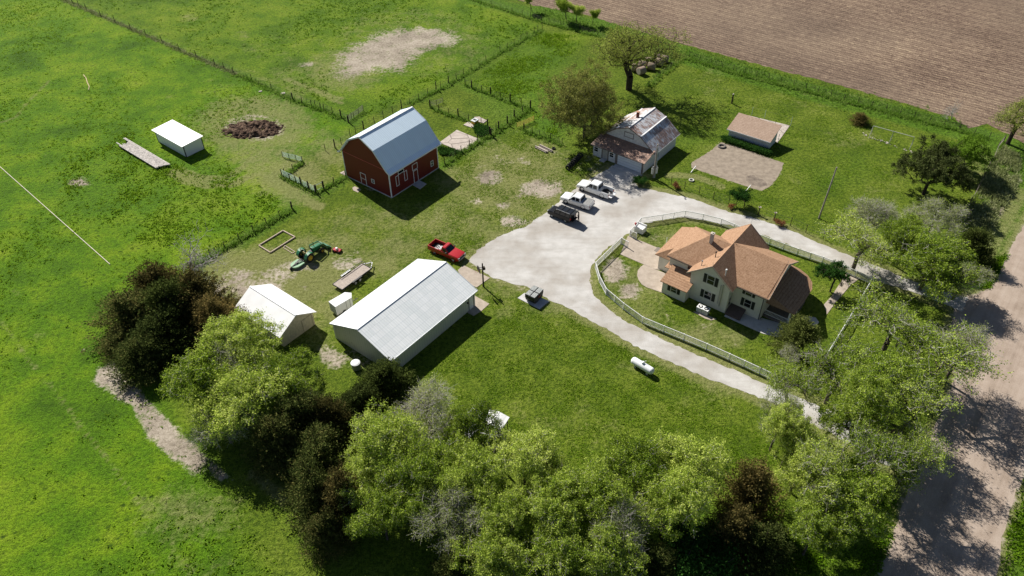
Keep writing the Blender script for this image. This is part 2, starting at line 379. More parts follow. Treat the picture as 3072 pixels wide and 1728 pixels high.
plain('tractor_green', (.020, .16, .062), .35, 0, .5, coat=.4); plain('mower_green', (.24, .40, .24), .6); plain('red_paint', (.42, .018, .022), .3, 0, .5, .06, coat=.5); plain('faded_red', (.55, .10, .10), .45, var=.08)
plain('car_white', (.74, .75, .75), .25, 0, .5, .03, coat=.6); plain('car_black', (.010, .011, .013), .3, .1, .35, .05); plain('deck_wood', (.40, .34, .29), .85, bump=.3); plain('light_wood', (.42, .34, .26), .85)
plain('taupe_trim', (.20, .17, .145), .7); plain('dumpster_dark', (.035, .036, .03), .6); plain('lid_grey', (.50, .52, .50), .6); plain('yellow_box', (.55, .38, .03), .6)
plain('tank_white', (.80, .81, .82), .35, 0, .5, .03); plain('yellow_gate_paint', (.50, .38, .06), .6); plain('gate_green', (.30, .40, .36), .6, .2); plain('cloth_dark', (.035, .022, .028), .9); plain('cloth_grey', (.34, .34, .35), .9)
plain('skin', (.45, .27, .19), .6); plain('hair', (.02, .015, .012), .8); plain('chimney_grey', (.45, .43, .40), .9); plain('brick_red', (.16, .05, .038), .9, bump=.4); plain('stone', (.5, .45, .38), .9); plain('terracotta', (.5, .28, .18), .8); plain('pale_green_paint', (.35, .45, .42), .6); plain('shutter_black', (.022, .026, .022), .6); plain('bale', (.28, .21, .165), .95, bump=.6, sc=4); plain('bale_end', (.52, .44, .38), .95)
plain('ground_pipe', (.52, .48, .44), .7, var=.3); plain('rust_red', (.30, .06, .03), .7)
# ================================================================ SETTING
RNG = np.random.default_rng(7)
def P2(f, pts): return [tuple(f(x, y))[:2] for x, y in pts]
def poly_sd(px, py, poly):
    """signed distance, positive inside"""
    n = len(poly); d = np.full(px.shape, 1e9); ins = np.zeros(px.shape, bool)
    for i in range(n):
        ax, ay = poly[i]; bx, by = poly[(i+1) % n]
        ex, ey = bx-ax, by-ay; wx, wy = px-ax, py-ay
        t = np.clip((wx*ex+wy*ey)/(ex*ex+ey*ey+1e-9), 0, 1)
        d = np.minimum(d, np.hypot(wx-ex*t, wy-ey*t))
        c = ((ay > py) != (by > py)) & (px < (bx-ax)*(py-ay)/(by-ay+1e-12)+ax)
        ins ^= c
    return np.where(ins, d, -d)
def line_d(px, py, pts):
    d = np.full(px.shape, 1e9)
    for (ax, ay), (bx, by) in zip(pts[:-1], pts[1:]):
        ex, ey = bx-ax, by-ay; wx, wy = px-ax, py-ay
        t = np.clip((wx*ex+wy*ey)/(ex*ex+ey*ey+1e-9), 0, 1)
        d = np.minimum(d, np.hypot(wx-ex*t, wy-ey*t))
    return d
def sst(x, a, b):
    t = np.clip((x-a)/(b-a), 0, 1); return t*t*(3-2*t)
LOOP = P2(lambda x, y: G(x, y), [(1838,495),(1930,525),(1901,545),(1916,564),(1944,568),(1997,579),(2071,595),(2130,616),(2186,635),(2273,657),(2374,691),(2465,733),(2560,772),(2644,803),(2724,838),(2823,870),(2905,893),
    (2885,935),(2803,900),(2724,872),(2616,838),(2530,800),(2446,765),(2370,735),(2294,707),(2190,675),(2100,658),(2040,652),(1985,660),(1925,672),(1900,690),(1868,712),(1820,745),(1790,775),(1772,805),(1769,835),(1778,880),(1818,923),(1875,965),(1947,997),(2016,1031),(2092,1065),(2187,1103),(2270,1142),(2400,1195),(2500,1237),(2600,1290),(2700,1330),
    (2670,1400),(2600,1360),(2501,1305),(2426,1268),(2330,1215),(2250,1180),(2160,1146),(2130,1139),(2054,1105),(1978,1071),(1902,1037),(1818,985),(1750,949),(1699,920),(1675,910),(1647,900),(1600,868),(1581,859),(1540,851),(1502,838),(1471,831),(1440,806),(1405,785),(1432,752),(1466,728),(1500,707),(1540,692),(1578,680),(1609,657),(1646,635),(1686,598),(1736,557),(1789,526),(1814,514)])
ROAD = P2(lambda x, y: G(x, y), [(3400,150),(3250,390),(3072,672),(3034,745),(3002,810),(2975,862),(2925,885),(2880,892),(2862,930),(2855,1010),(2867,1130),(2830,1230),(2775,1350),(2735,1440),(2700,1540),(2672,1640),(2636,1728),(2560,1920),(3010,1920),(2992,1728),(3000,1640),(3026,1540),(3072,1420),(3180,1200),(3420,800),(3700,330)])
FIELD = P2(lambda x, y: G(x, y), [(1541,-3),(1600,16),(1680,30),(1779,50),(1879,82),(2048,131),(2207,175),(2366,217),(2525,258),(2684,302),(2803,336),(2860,352),(2905,385),(2960,372),(3010,395),(3072,430),(3230,300),(3500,-60),(3600,-350),(2600,-420),(1700,-300),(1380,-120),(1450,-45)])
SAND = P2(CO, [(525,570),(640,600),(800,655),(960,712),(1130,770),(1110,835),(1085,890),(1010,985),(920,1038),(780,1000),(520,912),(235,815),(245,762),(430,650)])
# ---- ground grid: fine where the photograph looks, coarse out to the horizon
def axis_pts(a, b, st, far):
    c = list(np.arange(a, b+1e-6, st)); s = st*2; x = b
    hi = []
    while x < far: x += s; s *= 1.35; hi.append(x)
    s = st*2; x = a; lo = []
    while x > -far: x -= s; s *= 1.35; lo.append(x)
    return np.array(lo[::-1]+c+hi)
gx = axis_pts(-135, 135, .62, 2600); gy = axis_pts(28, 205, .62, 2600)
X, Y = np.meshgrid(gx, gy); nx, ny = len(gx), len(gy)
px, py = X.ravel(), Y.ravel()
dirt = np.zeros(px.shape); dry = np.zeros(px.shape); lush = np.zeros(px.shape)
def blob(arr, poly, soft, val, inner=0):
    poly = np.array(poly); lo = poly.min(0)-soft*2; hi = poly.max(0)+soft*2
    m = (px > lo[0]) & (px < hi[0]) & (py > lo[1]) & (py < hi[1])
    sd = poly_sd(px[m], py[m], [tuple(p) for p in poly])
    arr[m] = np.maximum(arr[m], sst(sd, -soft, soft+inner)*val)
def ell(f, x, y, rx, ry, n=14): return [tuple(f(x+rx*math.cos(t), y+ry*math.sin(t)))[:2] for t in np.linspace(0, 2*math.pi, n, endpoint=False)]
def band(arr, pts, wd, val, soft=1.0):
    pa = np.array(pts); lo = pa.min(0)-wd-soft; hi = pa.max(0)+wd+soft
    m = (px > lo[0]) & (px < hi[0]) & (py > lo[1]) & (py < hi[1])
    d = line_d(px[m], py[m], pts); arr[m] = np.maximum(arr[m], sst(-d, -wd-soft, -wd+soft*.2)*val)
# bare soil
blob(dirt, P2(FD, [(838,142),(880,108),(950,78),(1040,64),(1110,66),(1165,90),(1165,112),(1100,128),(1062,142),(1035,172),(1000,188),(940,186),(870,208),(826,190)]), 6.0, .88)
for c, x, y, rx, ry, v in [(FD,768,162,28,9,.75),(FD,640,322,86,38,.62),(FD,655,330,60,22,.8),(FD,197,458,30,14,.95),(FD,1232,448,40,22,.9),(FD,1362,475,60,26,.92),(FD,1292,557,40,18,.92),(FD,1270,410,40,14,.55),(FD,1250,398,18,26,.6),(FD,1300,340,35,20,.4),
                          (FD,740,350,40,16,.35),(FD,560,340,25,12,.4),(H3,250,560,120,110,.92),(H3,370,720,120,80,.85),(H3,700,920,80,40,.55),(H3,960,1000,110,50,.5),(H3,1130,1150,120,40,.5),(H3,1250,1200,40,30,.7),(H3,560,290,60,40,.7),(H3,640,240,50,30,.6),(LP,860,420,120,60,.6),(LP,1350,560,190,60,.75),(LP,650,650,120,80,.6),(LP,900,560,60,60,.4),
                          (FD,880,655,38,14,.85),(FD,700,690,60,24,.7),(FD,640,730,80,34,.8),(FD,600,700,60,30,.72),(FD,560,740,40,30,.72),(FD,755,670,60,20,.75),(FD,745,640,20,12,.6),(SH,1000,380,110,55,.85),(SH,950,1150,110,80,.8),(SH,860,1060,60,60,.6),(FD,840,900,45,30,.75),(FD,930,880,20,14,.5),
                          (FD,210,880,25,18,.6),(FD,280,930,30,30,.9),(Q6,1750,680,60,30,.7),(Q6,1900,640,60,25,.4),(Q7,2350,1200,60,100,.6),(R7,1160,740,25,20,.8),(R7,1010,1030,80,120,.6),(FD,735,420,40,30,.4),(FD,940,475,20,8,.9),(FD,1010,430,20,10,.3),(Q8,1550,480,40,40,.6),(FD,890,905,60,40,.55),(FD,1480,410,60,30,.5),(FD,1530,500,60,14,.6)]:
    blob(dirt, ell(c, x, y, rx, ry), 1.5, v)
blob(dirt, P2(Q5, [(690,-10),(730,-130),(880,-150),(1050,20),(1180,160),(1300,280),(1420,400),(1520,480),(1630,580),(1785,750),(1650,745),(1540,640),(1530,720),(1430,690),(1330,600),(1240,525),(1110,420),(1035,285),(990,190),(900,130),(780,50)]), 1.0, .88)
for k in range(110):
    x_, y_ = RNG.uniform(1040, 1480), RNG.uniform(340, 660)
    if k > 75: x_, y_ = RNG.uniform(560, 1000), RNG.uniform(600, 800)
    if 860 < x_ < 1190 and y_ < 520: continue
    s_ = RNG.uniform(8, 26); blob(dirt, ell(FD, x_, y_, s_, s_*.5), 1.3, RNG.uniform(.35, .75))
for k in range(60):
    x_, y_ = RNG.uniform(30, 900), RNG.uniform(20, 1400); s_ = RNG.uniform(10, 40)
    if not (x_ > 500 and y_ > 650): blob(dry, ell(FD, x_, y_, s_, s_*.5), 3, RNG.uniform(.3, .65))
# straw coloured / thin grass
for c, x, y, rx, ry, v in [(FD,640,320,170,90,.72),(FD,720,450,100,70,.8),(FD,650,400,90,60,.7),(FD,560,370,60,40,.6),(FD,820,370,80,60,.6),(FD,690,700,190,80,.92),(FD,610,740,120,80,.95),(FD,800,620,100,40,.6),(FD,800,780,110,60,.6),(FD,780,840,60,50,.55),(FD,960,560,170,50,.45),(FD,850,600,100,40,.45),(FD,1150,560,160,60,.5),(FD,1290,460,170,100,.62),(FD,1350,400,90,60,.55),(FD,1210,460,120,60,.6),(FD,1380,560,100,30,.6),(FD,1240,590,80,30,.6),(FD,960,660,90,50,.6),(FD,1010,620,90,40,.55),
                          (FD,1030,110,220,100,.4),(FD,860,180,120,60,.6),(FD,760,200,110,50,.45),(Q5,1400,1000,420,280,.62),(Q5,1450,1350,450,150,.5),(Q5,1990,760,150,70,.45),(Q5,640,380,160,80,.35),(H3,420,700,330,240,.5),(H3,950,1080,420,140,.62),(FD,1690,610,70,50,.6),(FD,1600,600,60,60,.55),(FD,1630,760,60,110,.5),(LP,900,600,700,260,.55),(FD,1830,970,70,18,.7),(FD,1350,780,110,25,.5),(FD,1620,920,90,25,.45),
                          (FD,1240,400,80,60,.5),(FD,640,230,200,70,.35),(FD,640,590,120,40,.2),(FD,420,470,60,30,.35),(FD,430,410,80,20,.4),(FD,770,130,180,60,.3),(FD,400,60,200,60,.2),(R7,1100,800,90,220,.65),(R7,1000,560,120,160,.55),(Q6,1700,300,600,260,.28),(Q7,150,150,260,130,.35),(Q3,1250,1050,300,120,.3),(Q3,300,200,100,50,.3),(FD,2230,470,60,50,.35),(FD,1790,200,60,60,.3),(FD,2000,440,70,30,.25),(FD,2100,250,200,40,.25),(FD,860,620,60,60,.55),(Q4,1750,550,260,150,.75),(SH,150,480,160,170,.75)]:
    blob(dry, ell(c, x, y, rx, ry), 5, v)
for pts, wd, v in [(P2(Q1, [(1300,1300),(1400,1360),(1560,1400),(1750,1395),(1880,1330),(1960,1310),(2060,1380),(2200,1440),(2400,1560)]), .7, .85), (P2(Q1, [(1350,1280),(1500,1340),(1700,1350),(1850,1250),(1900,1180)]), .7, .75), (P2(Q1, [(1960,1310),(1990,1220),(2100,1150)]), .8, .7),
                   (P2(Q1, [(2170,600),(2330,665),(2576,745)]), .35, .75), (P2(Q1, [(2390,700),(2576,780)]), .3, .7), (P2(Q1, [(0,925),(120,885),(185,800),(270,710),(370,610)]), .25, .62), (P2(Q4, [(0,970),(100,1100),(200,1250),(360,1449)]), .10, .6), (P2(Q5, [(370,0),(640,360),(800,560),(1100,950),(1300,1210),(1460,1430)]), .10, .6), (P2(Q5, [(1910,680),(2000,750),(2150,880)]), .3, .8),
                   (P2(CO, [(30,890),(120,885),(300,910),(430,955),(520,995)]), .45, .95), (P2(FD, [(2470,640),(2520,560),(2560,480)]), 1.3, .6)]:
    band(dry, pts, wd, v, .9)
for pts, wd, v in [(P2(R7, [(960,1040),(1050,920),(1150,740),(1220,640)]), .8, .7)]:
    band(dirt, pts, wd, v, 1)
def near(poly, a, b, v, arr):
    m = (px > -140) & (px < 140) & (py > 25) & (py < 210)
    sd = poly_sd(px[m], py[m], poly); q = sst(sd, -b, -a)*v; arr[m] = np.maximum(arr[m], q)
near(LOOP, .2, 2.6, .74, dry); near(LOOP, 0, 1.0, .52, dirt); near(ROAD, 0, 2.2, .75, dry); near(ROAD, -.3, 1.2, .75, dirt); near(SAND, 0, 1.0, .5, dirt)
# lush growth: fence rows, field margin, corrals, ditch
for pts, wd, v in [(P2(Q3, [(0,420),(400,535),(800,650),(1200,755),(1600,855),(2000,960),(2200,1010)]), 3.2, 1), (P2(Q3, [(-600,180),(-200,330),(0,410)]), 3.5, 1), (P2(Q2, [(1500,90),(1700,150),(1900,210),(2050,240)]), 3.5, 1), (P2(Q2, [(960,-10),(1200,40),(1450,100)]), 2.5, 1),
                   (P2(Q1, [(480,0),(1000,220),(1500,430),(1800,560),(2200,740),(2576,890)]), 1.0, .3), (P2(Q2, [(0,870),(100,920)]), 1, .8), (P2(Q2, [(550,770),(900,600),(1200,400),(1500,240)]), .8, .7), (P2(Q2, [(780,1250),(1000,1110),(1200,980),(1427,830)]), .8, .9), (P2(Q4, [(1500,560),(1800,400),(2200,140)]), .8, .9),
                   (P2(R7, [(1180,430),(1260,650),(1250,850),(1150,1100),(1000,1300)]), 5, .9), (P2(Q7, [(2576,900),(2450,1300),(2420,1449)]), 6, .9), (P2(Q2, [(930,660),(1200,760),(1427,830)]), .7, .8), (P2(B1, [(0,1000),(150,1060),(330,1000),(440,920)]), .7, .8), (P2(CB, [(0,950),(300,1080),(700,1260)]), 1.2, .9)]:
    band(lush, pts, wd, v, 1.2)
for c, x, y, rx, ry, v in [(Q2,1500,650,330,330,.5),(Q2,1250,450,280,130,.4),(FD,1300,260,100,60,.7),(FD,300,480,200,90,.35),(FD,420,500,230,60,.4),(FD,520,430,60,40,.8),(FD,1380,310,60,40,.9),(FD,1400,330,30,30,.8),(Q7,1250,1200,400,330,.6),(FD,900,1330,240,160,.2),(Q7,0,1100,300,300,.7),(CO,250,520,90,60,.6),(Q3,1300,1270,110,90,.45),(FD,2100,450,60,25,.4)]:
    blob(lush, ell(c, x, y, rx, ry), 4, v)
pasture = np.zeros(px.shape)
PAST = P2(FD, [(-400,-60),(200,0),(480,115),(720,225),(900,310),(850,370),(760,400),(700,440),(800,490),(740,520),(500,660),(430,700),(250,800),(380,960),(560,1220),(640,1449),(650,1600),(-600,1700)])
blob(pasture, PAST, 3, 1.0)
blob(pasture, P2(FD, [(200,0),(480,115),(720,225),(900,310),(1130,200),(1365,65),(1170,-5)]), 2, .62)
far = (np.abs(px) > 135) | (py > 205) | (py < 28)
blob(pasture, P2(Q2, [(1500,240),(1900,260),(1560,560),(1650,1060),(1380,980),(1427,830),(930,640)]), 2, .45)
me = bpy.data.meshes.new('ground')
vs = np.stack([px, py, np.zeros(px.shape)], 1)
ii = (np.arange(ny-1)[:, None]*nx+np.arange(nx-1)[None, :]).ravel()
fs = np.stack([ii, ii+1, ii+1+nx, ii+nx], 1)
me.vertices.add(len(vs)); me.vertices.foreach_set('co', vs.ravel())
me.loops.add(fs.size); me.loops.foreach_set('vertex_index', fs.ravel().astype(np.int32))
me.polygons.add(len(fs)); me.polygons.foreach_set('loop_start', (np.arange(len(fs))*4).astype(np.int32)); me.polygons.foreach_set('loop_total', np.full(len(fs), 4, np.int32))
me.update(calc_edges=True)
for nme, arr in (('dirt', dirt), ('dry', dry), ('lush', lush), ('pasture', pasture)):
    at = me.attributes.new(nme, 'FLOAT', 'POINT'); at.data.foreach_set('value', arr.astype(np.float32))
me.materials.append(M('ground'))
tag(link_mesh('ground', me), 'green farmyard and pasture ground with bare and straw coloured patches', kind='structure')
def jitter(poly, step, amp, seed=1):
    r = random.Random(seed); out = []; n = len(poly)
    for i in range(n):
        a = Vector(poly[i]); b = Vector(poly[(i+1) % n]); k = max(1, int((b-a).length/step)); nrm = Vector((-(b-a).y, (b-a).x)).normalized()
        if (b-a).length > 90: k = 1
        for j in range(k): out.append(tuple(a.lerp(b, j/k)+nrm*r.uniform(-amp, amp)))
    return out
def sheet(name, poly, z, mat, label=None):
    m = MB(); m.poly([(x, y, z) for x, y in poly]); o = m.build(name, M(mat)); 
    if o.data.polygons[0].normal.z < 0:
        o.data.flip_normals()
    return tag(o, label, kind='structure')
sheet('dirt_road', jitter(ROAD, 1.0, .16, 3), .006, 'road', 'pale packed dirt road along the right edge')
sheet('gravel_driveway', jitter(LOOP, .5, .15, 4), .012, 'gravel', 'white gravel driveway looping round the house')
sheet('tilled_field', jitter(FIELD, 1.0, .3, 5), .008, 'field', 'brown tilled field with stubble rows')
DAMP = P2(CO, [(775,900),(820,880),(870,905),(930,930),(965,955),(975,985),(900,1000),(840,985),(790,965),(765,935)])
sheet('soil_patch', jitter(DAMP, .25, .12, 9), .014, 'damp', 'darker soil patch in the near corner of the sand court')
sheet('sand_court', jitter(SAND, .5, .08, 6), .010, 'sand', 'sandy play court beside the small tan roofed shed')
def pad(name, poly, top, mat, label):
    m = MB(); m.slab([(x, y, top) for x, y in poly], top+.05); return tag(m.build(name, M(mat)), label, kind='structure')
pad('concrete_path', P2(H3, [(352,286),(480,335),(612,390),(640,430),(640,560),(565,548),(440,495),(292,430)]), .06, 'concrete', 'concrete walk from the picket gate to the house')
pad('patio', P2(H3, [(478,512),(566,549),(700,600),(640,740),(500,692),(462,668),(437,632),(425,598),(430,560),(450,532)]), .056, 'concrete', 'rounded concrete patio by the back door')
pad('concrete_path', P2(Q8, [(1238,612),(1335,655),(1270,700),(1210,770),(1150,840),(1088,925),(1066,850),(1120,790),(1180,700)]), .05, 'concrete', 'concrete front walk leading to the drive')
hp = lambda x, y: tuple(Vector((32.78, 73.30))+Vector((math.cos(HEAD), math.sin(HEAD)))*x+Vector((-math.sin(HEAD), math.cos(HEAD)))*y)
pad('porch_apron', [hp(*p) for p in [(-2.1,4.0),(-2.1,1.0),(-2.1,-1.4),(-1.6,-3.2),(0.0,-5.0),(2.6,-6.4),(4.4,-6.5),(5.0,-5.8),(4.6,-4.8),(4.0,-4.2),(1.5,-4.2),(.6,-.1),(0,0),(0,4.0)]], .045, 'grey_concrete', 'shaded concrete apron round the front porch')
pad('concrete_pad', P2(HO, [(575,1180),(690,1200),(760,1230),(868,1272),(800,1290),(720,1265),(650,1225)]), .04, 'concrete', 'small concrete pad beside the cooling units')
pad('concrete_slab', P2(SH, [(1905,425),(1950,385),(2160,485),(2055,560),(1960,520)]), .05, 'concrete', 'tan concrete slab under the basketball hoop')
pad('concrete_slab', P2(SH, [(2020,615),(2155,690),(2090,748),(2030,785),(1975,755)]), .048, 'concrete', 'concrete step pad outside the machine shed door')
pad('concrete_slab', P2(LP, [(1335,755),(1470,655),(1700,720),(1965,815),(1770,978)]), .06, 'grey_concrete', 'concrete pad under the dumpster')
pad('concrete_slab', P2(B1, [(1090,985),(1150,938),(1222,975),(1160,1024)]), .10, 'grey_concrete', 'concrete stoop at the red barn door')
pad('concrete_slab', P2(B1, [(505,1010),(530,995),(590,1025),(560,1055),(515,1035)]), .03, 'concrete', 'small concrete patch by the barn gable')
pad('concrete_slab', P2(B1, [(385,865),(430,845),(445,880),(430,890)]), .05, 'old_concrete', 'pale concrete corner behind the barn')
pad('concrete_slab', P2(B1, [(1345,575),(1515,452),(1640,505),(1750,548),(1572,668)]), .08, 'old_concrete', 'cracked concrete slab beside the red barn')
pad('concrete_slab', P2(CP, [(220,548),(345,470),(525,570),(445,625)]), .12, 'old_concrete', 'short concrete slab in the corral corner')
pad('concrete_slab', P2(CP, [(450,380),(560,370),(730,455),(655,510),(540,480)]), .11, 'old_concrete', 'concrete slab behind the yellow waterer')
pad('kennel_slab', P2(CO, [(790,312),(1190,410),(1070,575),(960,520),(700,370)]), .06, 'old_concrete', 'concrete kennel floor behind the small shed')
pad('concrete_slab', P2(GA, [(640,1160),(1110,1325),(1060,1390),(590,1215)]), .04, 'grey_concrete', 'concrete apron at the garage door')
# ================================================================ BUILDINGS (local frame: x = long/right direction, y = to the upper left)
def wall_window(parent, face, c, z0, z1, w, shutters=0, frame=white, name='window', depth=.05, bars=True, shut_h=None, panem=glass):
    """face: ('x', x0) faces -x, ('y', y0) faces -y; c centre along the wall"""
    ax, p = face
    def bx(m, a0, a1, za, zb, d0, d1):
        if ax == 'x': m.box(p-d1, p-d0, a0, a1, za, zb)
        else: m.box(a0, a1, p-d1, p-d0, za, zb)
    m = MB(); t = .09
    for a0, a1, za, zb in [(c-w/2-t, c+w/2+t, z0-t, z0), (c-w/2-t, c+w/2+t, z1, z1+t), (c-w/2-t, c-w/2, z0, z1), (c+w/2, c+w/2+t, z0, z1)]: bx(m, a0, a1, za, zb, 0, depth)
    if bars: bx(m, c-w/2, c+w/2, (z0+z1)/2-.03, (z0+z1)/2+.03, .01, depth-.01)
    f = m.build(name, frame, parent)
    g = MB(); bx(g, c-w/2, c+w/2, z0, z1, -.02, .012); g.build('pane', panem, f)
    if shutters:
        for sgn in (-1, 1):
            s = MB(); a = c+sgn*(w/2+t+.03+shutters/2); bx(s, a-shutters/2, a+shutters/2, z0-.05, z1+.05, 0, .045)
            for k in range(7):
                zz = z0+(z1-z0)*(k+.5)/7; bx(s, a-shutters/2+.05, a+shutters/2-.05, zz-.035, zz+.03, .045, .06)
            s.build('shutter', M('shutter_black'), parent)
    return f
def wall_door(parent, face, c, z0, z1, w, dm, fm, name='door', knob=True):
    ax, p = face
    def bx(m, a0, a1, za, zb, d0, d1):
        if ax == 'x': m.box(p-d1, p-d0, a0, a1, za, zb)
        else: m.box(a0, a1, p-d1, p-d0, za, zb)
    m = MB(); bx(m, c-w/2, c+w/2, z0, z1, -.02, .03); d = m.build(name, dm, parent)
    m = MB(); t = .1
    for a0, a1, za, zb in [(c-w/2-t, c+w/2+t, z1, z1+t), (c-w/2-t, c-w/2, z0, z1), (c+w/2, c+w/2+t, z0, z1)]: bx(m, a0, a1, za, zb, 0, .05)
    m.build('frame', fm, d)
    if knob:
        m = MB(); bx(m, c-w/2+.06, c-w/2+.14, z0+.95, z0+1.03, .03, .09); m.build('handle', steel, d)
    return d
# ---- red barn
t = thing('red_barn', 'red gambrel barn with white metal roof tinted with sky blue and white trim', 'barn', (-19.3, 103.17, 0), HEAD)
BL_, BW = 11.35, 10.75; c = BW/2
prof = [(0, 4.95), (.25, 5.3), (2.62, 7.85), (c, 9.3), (BW-2.62, 7.85), (BW-.25, 5.3), (BW, 4.95)]
for nm, x in (('gable_wall', 0.0), ('gable_wall', BL_-.15)):
    m = MB(); pts = [(0, .05), (0, 4.95)]+prof[1:-1]+[(BW, 4.95), (BW, .05)]
    m.loft([[(x, y, z) for y, z in pts], [(x+.15, y, z) for y, z in pts]]); m.build(nm, M('red_siding_end'), t)
for y in (0.0, BW-.15):
    m = MB(); m.box(.15, BL_-.15, y, y+.15, .05, 5.0); m.build('side_wall', M('red_siding'), t)
m = MB(); m.box(-.06, BL_+.06, -.06, BW+.06, 0, .16); m.build('foundation', M('grey_concrete'), t)
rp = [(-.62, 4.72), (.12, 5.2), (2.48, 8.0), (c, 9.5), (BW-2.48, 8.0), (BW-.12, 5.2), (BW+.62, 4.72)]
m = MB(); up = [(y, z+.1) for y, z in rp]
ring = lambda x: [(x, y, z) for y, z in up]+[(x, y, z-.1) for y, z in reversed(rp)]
m.loft([ring(-.42), ring(BL_+.42)]); rf = m.build('roof', M('sky_tinted_roof'), t)
m = MB(); m.bar((-.45, c, 9.64), (BL_+.45, c, 9.64), .3, .05); m.build('ridge_cap', trimw, rf)
m = MB()
for x in (-.45, BL_+.45):
    for (y0, z0), (y1, z1) in zip(up[:-1], up[1:]): m.bar((x, y0, z0-.08), (x, y1, z1-.08), .05, .24)
split_build(m, 'rake_trim', trimw, t)
m = MB()
for y in (-.64, BW+.64): m.box(-.42, BL_+.42, y-.06, y+.06, 4.6, 4.8)
split_build(m, 'eave_trim', trimw, t)
m = MB()
for x0, y0 in ((-.03, -.03), (-.03, BW-.13), (BL_-.13, -.03), (BL_-.13, BW-.13)): m.box(x0, x0+.16, y0, y0+.16, .16, 4.9)
split_build(m, 'corner_trim', trimw, t)
m = MB(); m.box(-.03, 0, .2, BW-.2, 4.92, 5.0); m.build('belt_board', M('faded_red'), t)
redm = M('red_siding')
wall_window(t, ('x', 0), 4.05, 1.35, 1.95, .55, 0, trimw); wall_window(t, ('y', 0), 9.8, 1.2, 2.1, .5, 0, trimw)
wall_window(t, ('y', 0), 1.66, 1.6, 3.3, .5, 0, trimw, bars=False, panem=redm, name='shutter_door'); wall_window(t, ('y', 0), 3.58, 1.65, 3.3, .5, 0, trimw, bars=False, panem=redm, name='shutter_door')
wall_window(t, ('y', 0), 2.62, 3.5, 3.98, 1.15, 0, trimw, bars=False); wall_window(t, ('y', 0), 5.8, 2.6, 3.55, 1.05, 0, trimw, bars=False, panem=redm, name='loft_door')
wall_door(t, ('y', 0), 5.8, .16, 2.3, .85, redm, trimw); d = wall_door(t, ('x', 0), 6.35, .16, 2.2, 1.1, redm, trimw, 'dutch_door')
m = MB(); m.box(-.05, -.03, 5.8, 6.9, 1.2, 1.28); m.build('cross_bar', trimw, d)
m = MB(); m.tube((-.02, -.02, .3), (-.02, -.02, .4), .01); 
# ---- machine shed
t = thing('machine_shed', 'long beige metal machine shed with white ribbed roof', 'shed', (-14.95, 64.57, 0), HEAD)
L, W, E, R = 15.8, 10.4, 2.75, 4.85
for x in (0, L-.1):
    m = MB(); pts = [(0, .0), (0, E), (W/2, R), (W, E), (W, .0)]
    m.loft([[(x, y, z) for y, z in pts], [(x+.1, y, z) for y, z in pts]]); m.build('gable_wall', M('beige_siding_end'), t)
for y in (0, W-.1):
    m = MB(); m.box(.1, L-.1, y, y+.1, 0, E); m.build('side_wall', M('beige_siding'), t)
for sgn in (0, 1):
    y0 = -.3 if not sgn else W+.3
    m = MB(); z0 = E-.3*(R-E)/(W/2)+.1
    m.slab([(-.3, y0, z0), (L+.4, y0, z0), (L+.4, W/2, R+.1), (-.3, W/2, R+.1)], .08); rf = m.build('roof_slope', M('shed_roof_white' if sgn else 'shed_roof'), t)
m = MB(); m.bar((-.3, W/2, R+.12), (L+.4, W/2, R+.12), .22, .03); m.build('ridge_cap', trimw, t)
m = MB()
for x in (-.3, L+.4):
    m.bar((x, -.3, E-.05), (x, W/2, R+.05), .05, .16); m.bar((x, W/2, R+.05), (x, W+.3, E-.05), .05, .16)
split_build(m, 'rake_trim', trimw, t)
m = MB(); m.box(-.3, L+.4, -.36, -.3, E-.15, E+.0); m.box(-.3, L+.4, W+.3, W+.36, E-.15, E); m.build('gutter', trimw, t)
m = MB()
for x in (-.04, L-.06):
    for y in (-.04, W-.06): m.box(x, x+.12, y, y+.12, 0, E)
split_build(m, 'corner_trim', M('white_metal'), t)
wall_door(t, ('y', 0), 15.1, .02, 2.15, .85, white, M('taupe_trim'))
m = MB(); m.box(14.25, 14.4, -.16, 0, 1.55, 1.75); m.tube((14.32, -.2, 1.6), (14.32, -.1, 1.75), .09, .04); m.build('wall_lamp', dark, t)
r = random.Random(3)
m = MB()
for k in range(16):
    y = r.uniform(.8, 9.6); z = r.uniform(.6, E+.4); m.box(-.012, -.002, y, y+r.uniform(.03, .25), z, z+r.uniform(.01, .04))
split_build(m, 'patch_mark', M('taupe_trim'), t)
m = MB(); m.lathe((-.06, 5.3, 4.35), [(0, -.02), (.09, -.02), (.09, .02), (0, .02)], 10, 'X'); m.build('vent', dark, t)
# ---- small white roofed shed
t = thing('garden_shed', 'small cream gabled shed with plain white roof', 'shed', (-26.33, 73.78, 0), HEAD)
m = MB()
WX, LY, E, R = 5.3, 8.7, 2.3, 3.75
for y in (0, LY-.1):
    m = MB(); pts = [(-WX, 0), (-WX, E), (-WX/2, R), (0, E), (0, 0)]
    m.loft([[(x, y, z) for x, z in pts], [(x, y+.1, z) for x, z in pts]]); m.build('gable_wall', plain('cream_wall', (.60, .52, .36), .8), t)
for x in (-WX, -.1):
    m = MB(); m.box(x, x+.1, .1, LY-.1, 0, E); m.build('side_wall', M('cream_wall'), t)
for x0 in (-WX-.42, .42):
    m = MB(); z0 = E-.42*(R-E)/(WX/2)+.08; m.slab([(x0, -.35, z0), (x0, LY+.3, z0), (-WX/2, LY+.3, R+.1), (-WX/2, -.35, R+.1)], .08); m.build('roof_slope', M('roof_white'), t)
m = MB(); m.bar((-WX/2, -.35, R+.11), (-WX/2, LY+.3, R+.11), .25, .04); m.build('ridge_cap', trimw, t)
wall_door(t, ('y', 0), -1.1, .05, 2.0, 1.5, M('cream_wall'), plain('cream_trim', (.45, .38, .26), .8))
